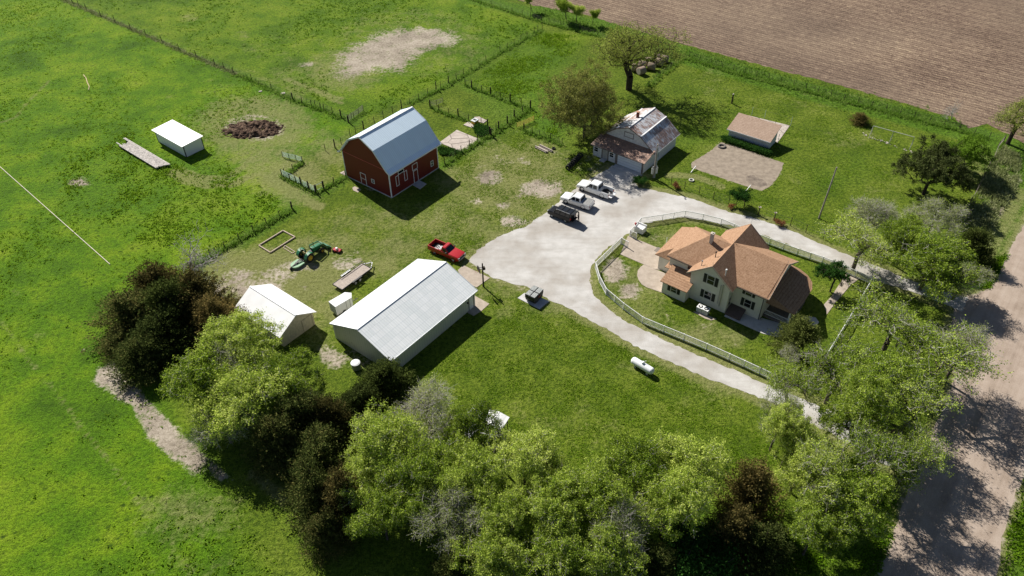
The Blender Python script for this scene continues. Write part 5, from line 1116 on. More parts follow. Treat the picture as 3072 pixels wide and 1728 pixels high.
fence('wire_fence', 'wire fence between the back lawn and the tilled field', PP(Q3, [(48,435),(128,460),(212,485),(298,515),(382,535),(467,555),(555,578),(648,598),(740,625),(835,650),(928,672),(1020,700),(1118,728),(1217,758),(1320,780),(1423,808),(1533,832),(1640,862),(1745,890),(1862,918),(1970,950),(2085,980),(2198,1015),(2310,1045),(2420,1070)]), 1.3, .055)
fence('corral_fence', 'corral wire fence on the far side of the small pen', PP(Q2, [(935,645),(985,668),(1060,690),(1127,715),(1200,745),(1275,772),(1357,795),(1427,822)]), 1.4, .08, big=(1, 3, 5, 7))
fence('corral_fence', 'corral wire fence on the barn side of the small pen', PP(Q2, [(670,810),(737,838),(812,868),(882,882),(960,910),(1055,935),(1105,955)]), 1.35, .075, big=(0, 3, 6))
fence('corral_fence', 'corral wire fence casting a dark strip beside the cracked slab', PP(Q2, [(1427,822),(1367,850),(1305,888),(1252,940),(1188,975),(1168,985),(1130,1030),(1120,1018),(1028,1072),(967,1105),(905,1150),(862,1180),(780,1245)]), 1.4, .08, big=(0, 2, 3, 4, 6, 7), sub=0)
fence('corral_fence', 'short wire fence running from the yellow gate toward the bronze tree', PP(Q2, [(1377,985),(1440,1010),(1497,1030),(1578,1050),(1665,1088)]), 1.2, .07, big=(0,))
fence('wire_fence', 'wire fence with a dark grass strip below the pasture, near the dead tree', PP(Q4, [(2205,130),(2112,190),(2012,245),(1912,300),(1806,362),(1697,425),(1590,485),(1475,555)]), 1.25, .07, big=(0,))
fence('corral_fence', 'corral fence joining the barn corner to the gate posts', PP(CB, [(1580,960),(1320,1095),(1100,1215)]), 1.35, .08, big=(2,))
fence('livestock_fence', 'pale steel rail panels between corral posts left of the barn', PP(CB, [(925,1300),(775,1225),(610,1140),(495,1075),(360,1010),(190,930)]), 1.35, .07, big=(0, 1, 2), wires=0, rails=5)
fence('corral_fence', 'short post fence above the corral panels', PP(CB, [(250,905),(425,810),(640,640)]), 1.35, .07, wires=3)
fence('livestock_fence', 'free standing pale rail gate panel above the corral', PP(CB, [(640,640),(500,590),(350,560),(205,515)]), 1.1, .05, wires=0, rails=5)
fence('gate', 'square pale gate between two thick corral posts', PP(CB, [(945,1270),(1085,1200)]), 1.3, .09, wires=0, rails=2)
fence('gate', 'brown rail gate standing open at the pasture fence end', PP(B1, [(462,375),(500,345),(520,330),(568,300),(612,265)]), 1.2, .05, wires=0, rails=5, railm='taupe_trim')
fence('gate', 'yellow pipe gate standing open in the tall grass', PP(CP, [(1380,610),(1530,560),(1640,510),(1755,455)]), 1.1, .04, wires=0, rails=6, railm='yellow_gate_paint', mat='yellow_gate_paint')
fence('gate', 'dark rail gate at the top corner of the small pen', PP(Q2, [(668,805),(720,795),(768,775)]), 1.1, .04, wires=0, rails=4, railm='taupe_trim')
fence('garden_fence', 'row of dark wire fence posts along the upper drive', PP(CO, [(42,975),(172,1022),(312,1068),(450,1115),(597,1168),(745,1205),(885,1272),(1035,1328),(1192,1375),(1342,1440),(1510,1500)]), 1.5, .055, wires=3)
fence('lawn_fence', 'grey topped woven fence on the right side of the back lawn', PP(R7, [(1138,385),(1100,430),(1065,520),(1035,560),(1000,640),(960,720),(915,800),(862,900)]), 1.2, .07, rails=1, railm='pole_wood', wires=6, wr=.02)
fence('kennel_fence', 'pale thin kennel posts around the slab behind the small shed', PP(CO, [(820,305),(942,340),(1195,410),(1072,572)]), 1.7, .04, mat='pale_green_paint', wires=2)
fence('wire_fence', 'short overgrown wire fence past the hay bales', PP(BL, [(1560,600),(1400,740),(1200,900),(1000,1080)]), 1.2, .055)
def picket(label, pts, h=1.12, sub=2.4):
    t = thing('picket_fence', label, 'fence', pts[0], 0); O = pts[0]
    # resample
    nodes = [pts[0]]
    for a_, b_ in zip(pts[:-1], pts[1:]):
        k = max(1, round((b_-a_).length/sub))
        for i in range(1, k+1): nodes.append(a_.lerp(b_, i/k))
    for p in nodes:
        q = p-O; m = MB(); m.box(q.x-.055, q.x+.055, q.y-.055, q.y+.055, 0, h+.08); m.build('post', white, t)
    for a_, b_ in zip(nodes[:-1], nodes[1:]):
        a2, b2 = a_-O, b_-O; u = (b2-a2); l_ = u.length; u = u/l_; a2 = a2+u*.056; b2 = b2-u*.056; m = MB()
        m.bar(a2+Vector((0, 0, h)), b2+Vector((0, 0, h)), .06, .09); m.bar(a2+Vector((0, 0, .14)), b2+Vector((0, 0, .14)), .05, .1)
        k = int(l_/.125)
        for i in range(1, k): q = a2.lerp(b2, i/k); m.bar(q+Vector((0, 0, .19)), q+Vector((0, 0, h-.045)), .045, .03)
        m.build('picket_panel', white, t)
    return t
def drop(f, l, z=1.15): return [Vector((*f(x, y, z)[:2], 0)) for x, y in l]
picket('white picket fence curving along the near side of the loop drive', drop(H3, [(300,297),(98,492),(130,600),(183,700),(320,815),(472,925),(640,995),(800,1060),(980,1135),(1160,1215),(1400,1325),(1560,1400)]))
picket('white picket fence along the upper drive behind the farmhouse', drop(H3, [(372,238),(458,140),(630,115),(808,85),(950,112),(1095,148),(1300,235),(1480,305),(1700,385),(1900,450)])+drop(Q8, [(1200,545),(1430,645)]))
picket('white picket fence in a straight line right of the farmhouse', drop(Q8, [(1427,660),(1375,750),(1290,895),(1180,1075),(1090,1220),(1000,1370),(960,1430)]))
picket('short white picket gate swung open by the concrete walk', drop(H3, [(308,302),(355,330)]))
picket('short white picket gate beside the storage box', drop(H3, [(379,241),(422,262)]))
# ================================================================ VEGETATION
def np_mesh(name, V, F, mats, mi=None, smooth=False):
    me = bpy.data.meshes.new(name); k = F.shape[1]
    me.vertices.add(len(V)); me.vertices.foreach_set('co', V.astype(np.float32).ravel())
    me.loops.add(F.size); me.loops.foreach_set('vertex_index', F.astype(np.int32).ravel())
    me.polygons.add(len(F)); me.polygons.foreach_set('loop_start', (np.arange(len(F))*k).astype(np.int32)); me.polygons.foreach_set('loop_total', np.full(len(F), k, np.int32))
    for m in mats: me.materials.append(M(m) if isinstance(m, str) else m)
    if mi is not None: me.polygons.foreach_set('material_index', mi.astype(np.int32))
    me.update(calc_edges=True); return me
def leaf_quads(rg, P, size, aspect=.55, D=None, dirw=0.0, up=.35):
    """small pointed leaf clumps: P centres, D preferred direction"""
    n = len(P); d = rg.normal(size=(n, 3)); d /= np.linalg.norm(d, axis=1)[:, None]
    if D is not None: d = d*(1-dirw)+D*dirw; d /= np.linalg.norm(d, axis=1)[:, None]+1e-9
    q = rg.normal(size=(n, 3)); q[:, 2] += up; b = np.cross(d, q); b /= np.linalg.norm(b, axis=1)[:, None]+1e-9
    s = (size*rg.uniform(.55, 1.35, n))[:, None]
    V = np.stack([P-d*s*.5, P+b*s*aspect*.5, P+d*s*.5, P-b*s*aspect*.5], 1).reshape(-1, 3)
    return V, np.arange(4*n).reshape(-1, 4)
def skeleton(rg, limbs=5, depth=4, split=3, trunk=.22, spread=.9, droop=.12, lean=(0, 0), up=.25, taper=.62, lenf=.72, r0=.035, wob=.25, low=.0):
    """unit tree (height about 1). returns segments and twig ends"""
    segs = []; tips = []
    def grow(p, d, L, r, lv):
        k = 3 if lv < depth else 2
        for i in range(k):
            d = d+rg.normal(size=3)*wob*(.5+.2*lv); d[2] += up*.25-droop*lv*.22; d /= np.linalg.norm(d)
            q = p+d*L/k; q[2] = max(q[2], .06); r1 = r*(1-.33/k*1.0)
            segs.append((p, q, r, r1, lv)); p, r = q, r1
            if lv >= 1 and i < k-1 and lv < depth:
                s = rg.normal(size=3); s -= s.dot(d)*d; s /= np.linalg.norm(s); nd = d*.55+s*.85; nd /= np.linalg.norm(nd); grow(p, nd, L*lenf*.8, r*.6, lv+1)
        if lv >= depth: tips.append((p, d, L)); return
        a0 = rg.uniform(0, 6.28); n = split if lv else limbs
        for j in range(n):
            u = np.cross(d, [0.3, .2, 1.0]); u /= np.linalg.norm(u)+1e-9; v = np.cross(d, u); a = a0+6.283*j/n+rg.uniform(-.4, .4)
            sp = spread*rg.uniform(.6, 1.25)*(1 if lv else 1.0)
            nd = d*(1-.35*sp)+(u*math.cos(a)+v*math.sin(a))*sp; nd /= np.linalg.norm(nd)
            grow(p, nd, L*lenf*rg.uniform(.75, 1.25)*(1.25 if lv == 0 else 1), r*taper, lv+1)
    d0 = np.array([lean[0], lean[1], 1.0]); d0 /= np.linalg.norm(d0)
    grow(np.zeros(3), d0, trunk, r0, 0)
    return segs, tips
def tubes(segs, minlv=0, maxlv=9, rmin=.0):
    Vs = []; Fs = []; o = 0
    for p, q, r, r1, lv in segs:
        if lv < minlv or lv > maxlv: continue
        n = 7 if lv == 0 else (5 if lv < 3 else 3); r = max(r, rmin); r1 = max(r1, rmin*.6); d = q-p; d = d/(np.linalg.norm(d)+1e-9)
        a = np.cross(d, [0, 0, 1.0]) if abs(d[2]) < .9 else np.cross(d, [1.0, 0, 0]); a /= np.linalg.norm(a); b = np.cross(d, a); t = np.arange(n)*2*math.pi/n
        c = np.cos(t)[:, None]*a+np.sin(t)[:, None]*b; Vs += [p+c*r, q+c*r1]
        i = np.arange(n); Fs.append(np.stack([o+i, o+(i+1) % n, o+n+(i+1) % n, o+n+i], 1)); o += 2*n
    if not Vs: return np.zeros((0, 3)), np.zeros((0, 4), int)
    return np.concatenate(Vs), np.concatenate(Fs)
def fit(segs, tips, H, R, rscale=1.0):
    A = np.array([t[0] for t in tips]); zt = np.percentile(A[:, 2], 97); rr = np.percentile(np.hypot(A[:, 0]-A[:, 0].mean()*.0, A[:, 1]), 92)
    s = np.array([R/rr, R/rr, H/zt])
    return [(p*s, q*s, r*H*rscale, r1*H*rscale, lv) for p, q, r, r1, lv in segs], [(p*s, d, L*H) for p, d, L in tips]
def make_tree(name, seed, H, R, leafm, bark, nleaf, lsize, twigm=None, barkmax=3, sig=.35, dens=.8, lv_leaf=2, **kw):
    rg = np.random.default_rng(seed); segs, tips = skeleton(rg, **kw); segs, tips = fit(segs, tips, H, R)
    dmax = max(s[4] for s in segs)
    V, F = tubes(segs, 0, barkmax, .02); tm = np_mesh(name+'_trunk', V, F, [bark])
    V1, F1 = tubes(segs, barkmax+1, 9, .019)
    seg = [s for s in segs if s[4] >= lv_leaf]
    Ls = np.array([np.linalg.norm(s[1]-s[0]) for s in seg]); w = Ls*np.array([.35+.65*(s[4] >= dmax-1) for s in seg])
    grp = rg.uniform(0, 1, len(seg)) < dens; w = w*np.where(grp, 1, .12); w /= w.sum()
    ix = rg.choice(len(seg), nleaf, p=w); a = np.array([seg[i][0] for i in ix]); b = np.array([seg[i][1] for i in ix]); f = rg.uniform(0, 1.15, nleaf)[:, None]
    D = b-a; D /= np.linalg.norm(D, axis=1)[:, None]+1e-9
    Pn = a+(b-a)*f+rg.normal(size=(nleaf, 3))*sig; Pn[:, 2] = np.maximum(Pn[:, 2], .25)
    V2, F2 = leaf_quads(rg, Pn, lsize, .55, D, .4)
    mats = [leafm] if leafm else []
    if twigm is not None or not leafm:
        mi = np.concatenate([np.zeros(len(F2)), np.ones(len(F1))]); F = np.concatenate([F2, F1+len(V2)]) if len(F1) else F2; V = np.concatenate([V2, V1])
        cm = np_mesh(name+'_crown', V, F, [leafm, twigm], mi)
    else: cm = np_mesh(name+'_crown', V2, F2, [leafm])
    return tm, cm, H, R
def make_cedar(name, seed, H, R, leafm, nspray=420, per=55, lsize=.18, conic=.75, lobes=5, extra=None):
    rg = np.random.default_rng(seed); C = []; Dd = []
    lob = [(rg.uniform(0, 6.28), rg.uniform(.15, .45)*R, rg.uniform(.6, 1.0)) for _ in range(lobes)]
    for k in range(nspray):
        a, off, hh = lob[rg.integers(len(lob))]; t = rg.uniform(0, 1)**.85; th = rg.uniform(0, 6.283)
        rad = R*.78*(1-t)**(conic+.12)*rg.uniform(.62, 1.18)+.12; z = H*hh*(.06+.94*t); c = np.array([off*math.cos(a)*(1-t*.4)+rad*math.cos(th), off*math.sin(a)*(1-t*.4)+rad*math.sin(th), z])
        C.append(c); Dd.append([math.cos(th), math.sin(th), .25+.9*t])
    C = np.array(C); Dd = np.array(Dd); Dd /= np.linalg.norm(Dd, axis=1)[:, None]
    ix = np.repeat(np.arange(nspray), per); n = len(ix); f = rg.uniform(-1.0, .75, n)[:, None]; P_ = C[ix]+Dd[ix]*f*1.0+rg.normal(size=(n, 3))*.17*(1-.5*np.maximum(f, 0)); P_[:, 2] = np.maximum(P_[:, 2], .08)
    V, F = leaf_quads(rg, P_, lsize, .5, Dd[ix], .55); cm = np_mesh(name+'_crown', V, F, [leafm])
    segs = [(np.zeros(3), np.array([0, 0, H*.5]), .16, .1, 0), (np.array([0, 0, H*.5]), np.array([0, 0, H*.92]), .1, .03, 0)]
    for a, off, hh in lob: segs.append((np.array([0, 0, .4]), np.array([off*math.cos(a), off*math.sin(a), H*hh*.8]), .1, .03, 1))
    V, F = tubes(segs, 0, 9); return np_mesh(name+'_trunk', V, F, ['dark_bark']), cm, H, R
def colonise(rg, T, trunk, step=.55, jit=.10, sag=.0, tipr=.012, expo=.46):
    """branches that reach every target from the nearest earlier branch"""
    N = [np.zeros(3)]; par = [-1]
    for k in range(1, 5): N.append(np.array(trunk)*k/4); par.append(k-1)
    T = T[np.argsort(np.linalg.norm(T-np.array(trunk), axis=1))]; ends = []; A = np.zeros((60000, 3)); A[:5] = np.array(N); n = 5; plen = np.zeros(60000)
    for k in range(1, 5): plen[k] = plen[k-1]+np.linalg.norm(A[k]-A[k-1])
    for t in T:
        dd = np.linalg.norm(A[1:n]-t, axis=1); i = int(np.argmin(dd+.16*plen[1:n]))+1; L = dd[i-1]; m = max(1, int(L/step)); p0 = A[i].copy(); pr = i
        for j in range(1, m+1):
            f = j/m; q = p0+(t-p0)*f; q = q+rg.normal(size=3)*jit*(1 if j < m else 0); q[2] += math.sin(f*3.14)*L*.10-sag*f*f; q[2] = max(q[2], .1)
            A[n] = q; par.append(pr); plen[n] = plen[pr]+np.linalg.norm(q-A[pr]); pr = n; n += 1
        ends.append(pr)
    w = np.zeros(n); 
    for e_ in ends: w[e_] += 1
    for k in range(n-1, 0, -1): w[par[k]] += w[k]
    r = tipr*np.maximum(w, 1)**expo; segs = []
    for k in range(1, n):
        p = par[k]; segs.append((A[p].copy(), A[k].copy(), max(r[p], r[k]) if w[p] < w[k]*1.6 else r[k]*1.12, r[k], 0 if w[k] > 60 else (1 if w[k] > 14 else (2 if w[k] > 3 else 4))))
    return segs, [(A[e_].copy(), (A[e_]-A[par[e_]])) for e_ in ends]
def lobed(rg, H, R, nl, lr, ntip, low=.35, shell=.75, flat=.8):
    """targets on and in a handful of overlapping crown lobes"""
    L_ = []
    for k in range(nl):
        a = 6.283*k/nl+rg.uniform(-.5, .5); rad = R*rg.uniform(.25, .68) if k else 0; z = H*(low+(1-low)*rg.uniform(.25, .85))*(1-.22*(rad/R)) if k else H*.74
        L_.append((rad*math.cos(a), rad*math.sin(a), z, R*lr*rg.uniform(.7, 1.25)))
    out = []
    while len(out) < ntip:
        x, y, z, rr = L_[rg.integers(nl)]; v = rg.normal(size=3); v /= np.linalg.norm(v); v *= rr*(shell+(1-shell)*rg.uniform(0, 1)**.5) if rg.uniform() < .8 else rr*rg.uniform(.2, .8); p = np.array([x+v[0], y+v[1], z+v[2]*flat])
        if p[2] > H or p[2] < H*low*.5 or v[2] < -rr*.75: continue
        out.append(p)
    return np.array(out)
def crown_tree(name, seed, H, R, leafm, bark, nl=6, lr=.42, ntip=260, per=130, lsize=.16, spray=.34, twig='grey_twig', low=.35, shell=.75, trunk=None, tipr=.013, bare=.12, expo=.46, flat=.8, twigs=3, lean=(0, 0), twr=.010):
    rg = np.random.default_rng(seed); T = lobed(rg, H, R, nl, lr, ntip, low, shell, flat); trunk = trunk or (lean[0], lean[1], H*low*.8)
    segs, ends = colonise(rg, T, trunk, tipr=tipr, expo=expo)
    V, F = tubes(segs, 0, 2, .03); tm = np_mesh(name+'_trunk', V, F, [bark])
    tw = [s for s in segs if s[4] > 2]; P_ = []; D_ = []
    for e_, dd in ends:
        dd = dd/(np.linalg.norm(dd)+1e-9); k = per if rg.uniform() > bare else per//8
        for q in range(twigs):
            u = dd*.6+rg.normal(size=3)*.6; u[2] += .1; u /= np.linalg.norm(u); L = spray*rg.uniform(1.2, 2.4); tw.append((e_, e_+u*L, .014, .006, 5))
            f = rg.uniform(.15, 1.05, k//twigs)[:, None]; P_.append(e_+u*L*f+rg.normal(size=(k//twigs, 3))*spray*.42); D_.append(np.repeat(u[None], k//twigs, 0))
    P_ = np.concatenate(P_); D_ = np.concatenate(D_); P_[:, 2] = np.maximum(P_[:, 2], .15)
    V1, F1 = tubes(tw, 0, 9, twr); V2, F2 = leaf_quads(rg, P_, lsize, .6, D_, .35)
    mi = np.concatenate([np.zeros(len(F2)), np.ones(len(F1))]); cm = np_mesh(name+'_crown', np.concatenate([V2, V1]), np.concatenate([F2, F1+len(V2)]), [leafm, twig], mi)
    return tm, cm, H, R
EK = dict(lsize=.17, spray=.40, shell=.8, twigs=3, flat=.75)
ELM = [crown_tree('elm0', 20, 9, 4.9, 'elm_leaf', 'bark', 7, .40, 330, 105, **EK), crown_tree('elm1', 21, 9, 4.9, 'elm_leaf', 'bark', 6, .46, 320, 110, lean=(.8, .3), **EK), crown_tree('elm2', 22, 9, 4.9, 'elm_leaf', 'bark', 9, .34, 340, 100, low=.25, **EK),
       crown_tree('elm3', 23, 9, 4.9, 'elm_leaf', 'bark', 8, .37, 320, 100, low=.4, lean=(-.6, .5), **EK), crown_tree('elm4', 24, 9, 4.9, 'elm_leaf', 'bark', 7, .38, 280, 85, low=.5, lean=(1.2, -.6), **EK)]
ELMS = crown_tree('elmsparse', 29, 9, 5.2, 'elm_leaf', 'bark', 9, .36, 300, 42, lsize=.17, spray=.42, shell=.4, twigs=3, bare=.3, tipr=.018, low=.4)
ELMG = [crown_tree('elmgrey0', 40, 9, 4.6, 'elm_leaf_grey', 'bark', 8, .38, 380, 36, .13, .5, bare=.3, twigs=6, shell=.5, twr=.014), crown_tree('elmgrey1', 41, 9, 4.6, 'elm_leaf_grey', 'bark', 10, .34, 380, 46, .13, .46, bare=.2, twigs=6, shell=.5)]
CED = [make_cedar('cedar0', 60, 7, 3.2, 'cedar_leaf', 560), make_cedar('cedar1', 61, 7, 3.0, 'brown_cedar_leaf', 520), make_cedar('cedar2', 62, 7, 3.0, 'green_cedar_leaf', 520)]
BARE = crown_tree('bare', 71, 13, 8.2, 'bud_leaf', 'dark_bark', 10, .38, 760, 30, .17, .5, 'dark_bark', low=.24, shell=.4, tipr=.019, bare=.1, expo=.5, twigs=3)
BRONZE = crown_tree('bronze', 76, 13, 7.0, 'bronze_leaf', 'bark', 11, .42, 700, 90, .19, .5, 'bark', low=.06, shell=.55, tipr=.012, trunk=(0, 0, 1.6), expo=.46, twigs=2)
WIL = crown_tree('willow', 83, 9, 6.0, 'bud_leaf', 'dark_bark', 7, .40, 330, 40, .16, .5, 'bark', low=.3, shell=.5, tipr=.016, expo=.52)
PINE = crown_tree('pine', 85, 9, 5.8, 'pine_leaf', 'dark_bark', 9, .36, 300, 150, .19, .36, 'dark_bark', low=.3, shell=.7, tipr=.016, expo=.48, bare=.05)
BRIGHT = crown_tree('bright', 88, 7, 3.8, 'bright_leaf', 'bark', 6, .45, 170, 130, .2, .36, 'bark', low=.15)
YOUNG = crown_tree('young', 90, 5.2, 2.3, 'shrub_leaf', 'bark', 6, .42, 110, 110, .15, .24, 'bark', low=.3)
DEAD = make_tree('dead', 92, 8, 5.0, 'grey_twig', 'grey_twig', 10, .03, 'grey_twig', barkmax=3, limbs=5, depth=4, split=3, spread=.9, droop=.02, trunk=.15, r0=.035, wob=.38, up=.2)
SHRUB = make_tree('shrub', 94, 2.6, 1.7, 'shrub_leaf', 'bark', 9000, .13, 'bark', barkmax=1, sig=.2, limbs=7, depth=2, split=3, spread=.9, trunk=.06, r0=.02)
UPR = make_tree('upright', 96, 4.5, 1.5, 'elm_leaf', 'bark', 9000, .17, 'bark', barkmax=1, sig=.22, limbs=6, depth=2, split=3, spread=.5, trunk=.08, r0=.015, up=.6, droop=-.05)
def grow(proto, name, label, cat, loc, H=None, R=None, rot=0, group=None, lean=(0, 0)):
    tm, cm, h0, r0 = proto; H = H or h0; R = R or r0
    t = thing(name, label, cat, (loc[0], loc[1], 0), rot, group); t.scale = (R/r0, R/r0, H/h0); t.rotation_euler = (lean[0], lean[1], rot)
    link_mesh('trunk', tm, t); link_mesh('crown', cm, t); return t
def crown(f, x, y, zc): return f(x, y, zc)
# --- named single trees
grow(BARE, 'bare_tree', 'large nearly leafless tree with dark spreading limbs beside the hay bales', 'tree', G(1886, 268), 14.6, 10.4, 1.0)
grow(BRONZE, 'budding_tree', 'broad olive bronze budding tree left of the garage', 'tree', G(1752, 412), 14.8, 8.2, .3)
grow(WIL, 'bare_tree', 'gnarled half bare tree at the far right corner of the field', 'tree', R7(1165, 405), 9.0, 6.4, 2.4)
grow(PINE, 'pine_tree', 'dark brownish pine with open limbs on the right lawn', 'tree', R7(600, 745), 8.6, 6.2, .8)
grow(BRIGHT, 'deciduous_tree', 'bright yellow green tree tucked behind the dark pine', 'tree', R7(850, 600), 6.8, 4.0, 0)
grow(YOUNG, 'young_tree', 'small dark green tree between the front walk and the fence', 'tree', Q8(1112, 752), 5.2, 2.5, 0)
grow(CED[2], 'cedar_tree', 'olive green cedar at the farmhouse front corner', 'tree', Q8(872, 1190), 5.6, 3.2, 1)
grow(DEAD, 'dead_tree', 'grey leafless dead tree above the dark cedars', 'tree', Q4(1450, 700), 8.6, 5.4, 2.2)
grow(ELMG[0], 'shrub', 'grey twiggy shrub below the farmhouse cedar', 'shrub', Q8(800, 1290), 2.8, 1.9, 0)
grow(SHRUB, 'shrub', 'round dark green bush behind the orange bird bath', 'shrub', CO(668, 1190), 2.6, 1.9, 0)
grow(SHRUB, 'shrub', 'low round bush at the driveway edge by the service pole', 'shrub', R2(1345, 985), 1.0, 1.5, 1)
grow(CED[1], 'shrub', 'small dark brownish bush alone on the back lawn', 'shrub', Q3(1335, 925), 2.0, 1.8, 0)
grow(DEAD, 'shrub', 'bare reddish brown shrub at the edge of the tilled field', 'shrub', R7(790, 238), 3.8, 2.0, 0)
grow(UPR, 'sapling', 'upright green sapling beside the field edge above the corner post', 'tree', Q2(1432, 88), 4.6, 1.8, 0)
grow(UPR, 'sapling', 'tallest bushy sapling in the trio at the field edge', 'tree', Q2(1697, 150), 5.4, 2.6, 1)
grow(UPR, 'sapling', 'middle thinner sapling in the trio at the field edge', 'tree', Q2(1775, 168), 4.4, 1.9, 2)
grow(UPR, 'sapling', 'smallest sapling in the trio at the field edge', 'tree', Q2(1895, 185), 3.6, 1.4, 3)
grow(SHRUB, 'shrub', 'dark green bush in the gap between the roadside trees', 'shrub', Q8(1595, 345), 2.4, 2.0, 2)
OR = make_tree('orange', 98, .9, .7, 'orange_leaf', 'bark', 1600, .12, 'bark', barkmax=1, sig=.14, limbs=6, depth=2, split=2, spread=1, trunk=.05, r0=.02)
for lb, f, x, y, s in [('orange brown dead clump left of the post row', CO, 85, 1010, .95), ('orange brown dead clump under the round bush', CO, 618, 1205, .8), ('orange brown dead clump beyond the bird baths', CO, 1085, 1375, 1.1)]:
    grow(OR, 'dead_plant', lb, 'plant', f(x, y), .75*s, .7*s, x, 'orange dead clumps along the drive')
# hedge, weeds
rg = np.random.default_rng(11)
def tuftcloud(name, label, P, size, mat, per=6, hgt=.25, kind='stuff', cat=None, spread=.14, aspect=.4, tilt=.5):
    n = len(P); P = np.repeat(P, per, 0); m = len(P); sz = (size*rg.uniform(.6, 1.4, m))
    base = P+np.stack([rg.normal(size=m)*spread, rg.normal(size=m)*spread, np.zeros(m)], 1)
    d = np.stack([rg.normal(size=m)*tilt, rg.normal(size=m)*tilt, np.ones(m)], 1); d /= np.linalg.norm(d, axis=1)[:, None]; q = rg.normal(size=(m, 3)); b = np.cross(d, q); b /= np.linalg.norm(b, axis=1)[:, None]
    hh = (hgt*rg.uniform(.6, 1.4, m))[:, None]; w_ = (sz*aspect)[:, None]
    V = np.stack([base-b*w_*.5, base+b*w_*.5, base+d*hh+b*w_*.25, base+d*hh-b*w_*.25], 1).reshape(-1, 3); V[:, 2] = np.maximum(V[:, 2], .004)
    return tag(link_mesh(name, np_mesh(name, V, np.arange(4*m).reshape(-1, 4), [mat])), label, cat, kind=kind)
def inpoly(poly, n, rg=rg):
    poly = np.array(poly); lo, hi = poly.min(0), poly.max(0); X_ = rg.uniform(lo[0], hi[0], n*2); Y_ = rg.uniform(lo[1], hi[1], n*2); k = poly_sd(X_, Y_, [tuple(p) for p in poly]) > 0; return X_[k][:n], Y_[k][:n]
def fieldnoise(x, y, s, seed=0):
    r_ = np.random.default_rng(seed); v = np.zeros(len(x))
    for k in range(7):
        a = r_.uniform(0, 6.28); f = s*r_.uniform(.6, 1.9); v += np.sin((x*math.cos(a)+y*math.sin(a))*f+r_.uniform(0, 6.28)+.8*np.sin((x*math.sin(a)-y*math.cos(a))*f*.7))
    return v/2.6
def scatter(poly, n, s=.35, cut=.1, seed=1):
    x, y = inpoly(poly, n); k = fieldnoise(x, y, s, seed)+rg.normal(size=len(x))*.7 > cut+.35; x, y = x[k], y[k]
    for pl in (LOOP, SAND, ROAD, FIELD): q = poly_sd(x, y, pl) < -.15; x, y = x[q], y[q]
    return np.stack([x, y, np.zeros(len(x))], 1)
LEFT = P2(FD, [(-60,-30),(180,0),(480,115),(720,225),(850,300),(760,330),(690,330),(540,350),(560,420),(690,440),(700,480),(760,520),(500,655),(430,640),(330,690),(240,770),(250,900),(400,1050),(600,1250),(760,1460),(-60,1480)])
tuftcloud('pasture_tufts', 'dark green grass tufts scattered through the left pasture', scatter(LEFT, 22000, .16, .2), .26, 'tuft_leaf', 5, .17, spread=.15, tilt=.9, aspect=.6)
tuftcloud('pasture_tufts', 'coarse dark hummocks around the livestock shed', scatter(P2(FD, [(120,400),(330,330),(480,440),(560,400),(600,440),(700,500),(720,520),(520,650),(330,600),(180,500)]), 4500, .4, .1, 4), .3, 'tuft_leaf', 5, .24, spread=.2, tilt=.8, aspect=.6)
tuftcloud('pasture_tufts', 'grass tufts in the upper pasture beyond the long fence', scatter(P2(FD, [(190,-10),(480,110),(720,220),(840,270),(830,200),(840,130),(960,60),(1180,60),(1180,130),(960,230),(900,310),(1350,70),(1160,0)]), 6000, .14, 0, 6), .30, 'tuft_leaf', 5, .2, spread=.18, tilt=.8, aspect=.6)
tuftcloud('pasture_tufts', 'lush grass clumps in the paddock left of the bare trees', scatter(P2(Q2, [(1500,250),(1900,270),(1560,560),(1640,1050),(1390,980),(1430,830),(940,640)]), 5000, .35, 0, 8), .3, 'tuft_leaf', 6, .26, spread=.22, tilt=.7)
def along(pts, wd, n):
    out = []; L_ = [math.hypot(b[0]-a[0], b[1]-a[1]) for a, b in zip(pts[:-1], pts[1:])]; tot = sum(L_)
    for (a, b), l in zip(zip(pts[:-1], pts[1:]), L_):
        k = int(n*l/tot); f = rg.uniform(0, 1, k); out.append(np.stack([a[0]+(b[0]-a[0])*f+rg.normal(size=k)*wd, a[1]+(b[1]-a[1])*f+rg.normal(size=k)*wd, np.zeros(k)], 1))
    return np.concatenate(out)
tg_ = [along(P2(Q3, [(-100,400),(0,435),(400,560),(800,655),(1200,765),(1600,865),(2000,965),(2300,1050)]), .35, 5200), along(P2(Q3, [(-100,395),(0,405),(400,520),(800,635),(1200,735),(1600,835),(2000,940)]), 1.8, 5200),
       along(P2(Q2, [(930,-20),(1130,45),(1300,100),(1510,168),(1655,205),(1933,275)]), .35, 2200), along(P2(Q2, [(1510,100),(1750,180),(2000,240),(2300,350)]), 1.8, 2600), along(P2(Q2, [(500,790),(750,680),(980,540),(1198,402),(1515,228)]), .3, 1800),
       along(P2(Q2, [(780,1250),(905,1160),(1028,1080),(1130,1025),(1252,945),(1427,828)]), .35, 1900), along(P2(Q2, [(940,650),(1127,720),(1275,778),(1427,828)]), .3, 700), along(P2(Q2, [(670,815),(812,873),(1000,930)]), .3, 600), along(P2(Q4, [(1475,560),(1697,430),(1912,305),(2200,140)]), .32, 1700),
       along(P2(Q1, [(1800,565),(2050,680),(2220,765),(2440,835),(2575,895)]), .4, 1600), along(P2(CB, [(190,940),(500,1090),(925,1310)]), .35, 700), along(P2(CB, [(925,1310),(1320,1110),(1580,970)]), .25, 400), along(P2(CB, [(250,915),(640,650)]), .35, 500), along(P2(Q2, [(1377,992),(1500,1035),(1665,1095)]), .4, 700), along(P2(BL, [(1560,600),(1400,740),(1200,900),(1000,1080)]), .6, 700)]
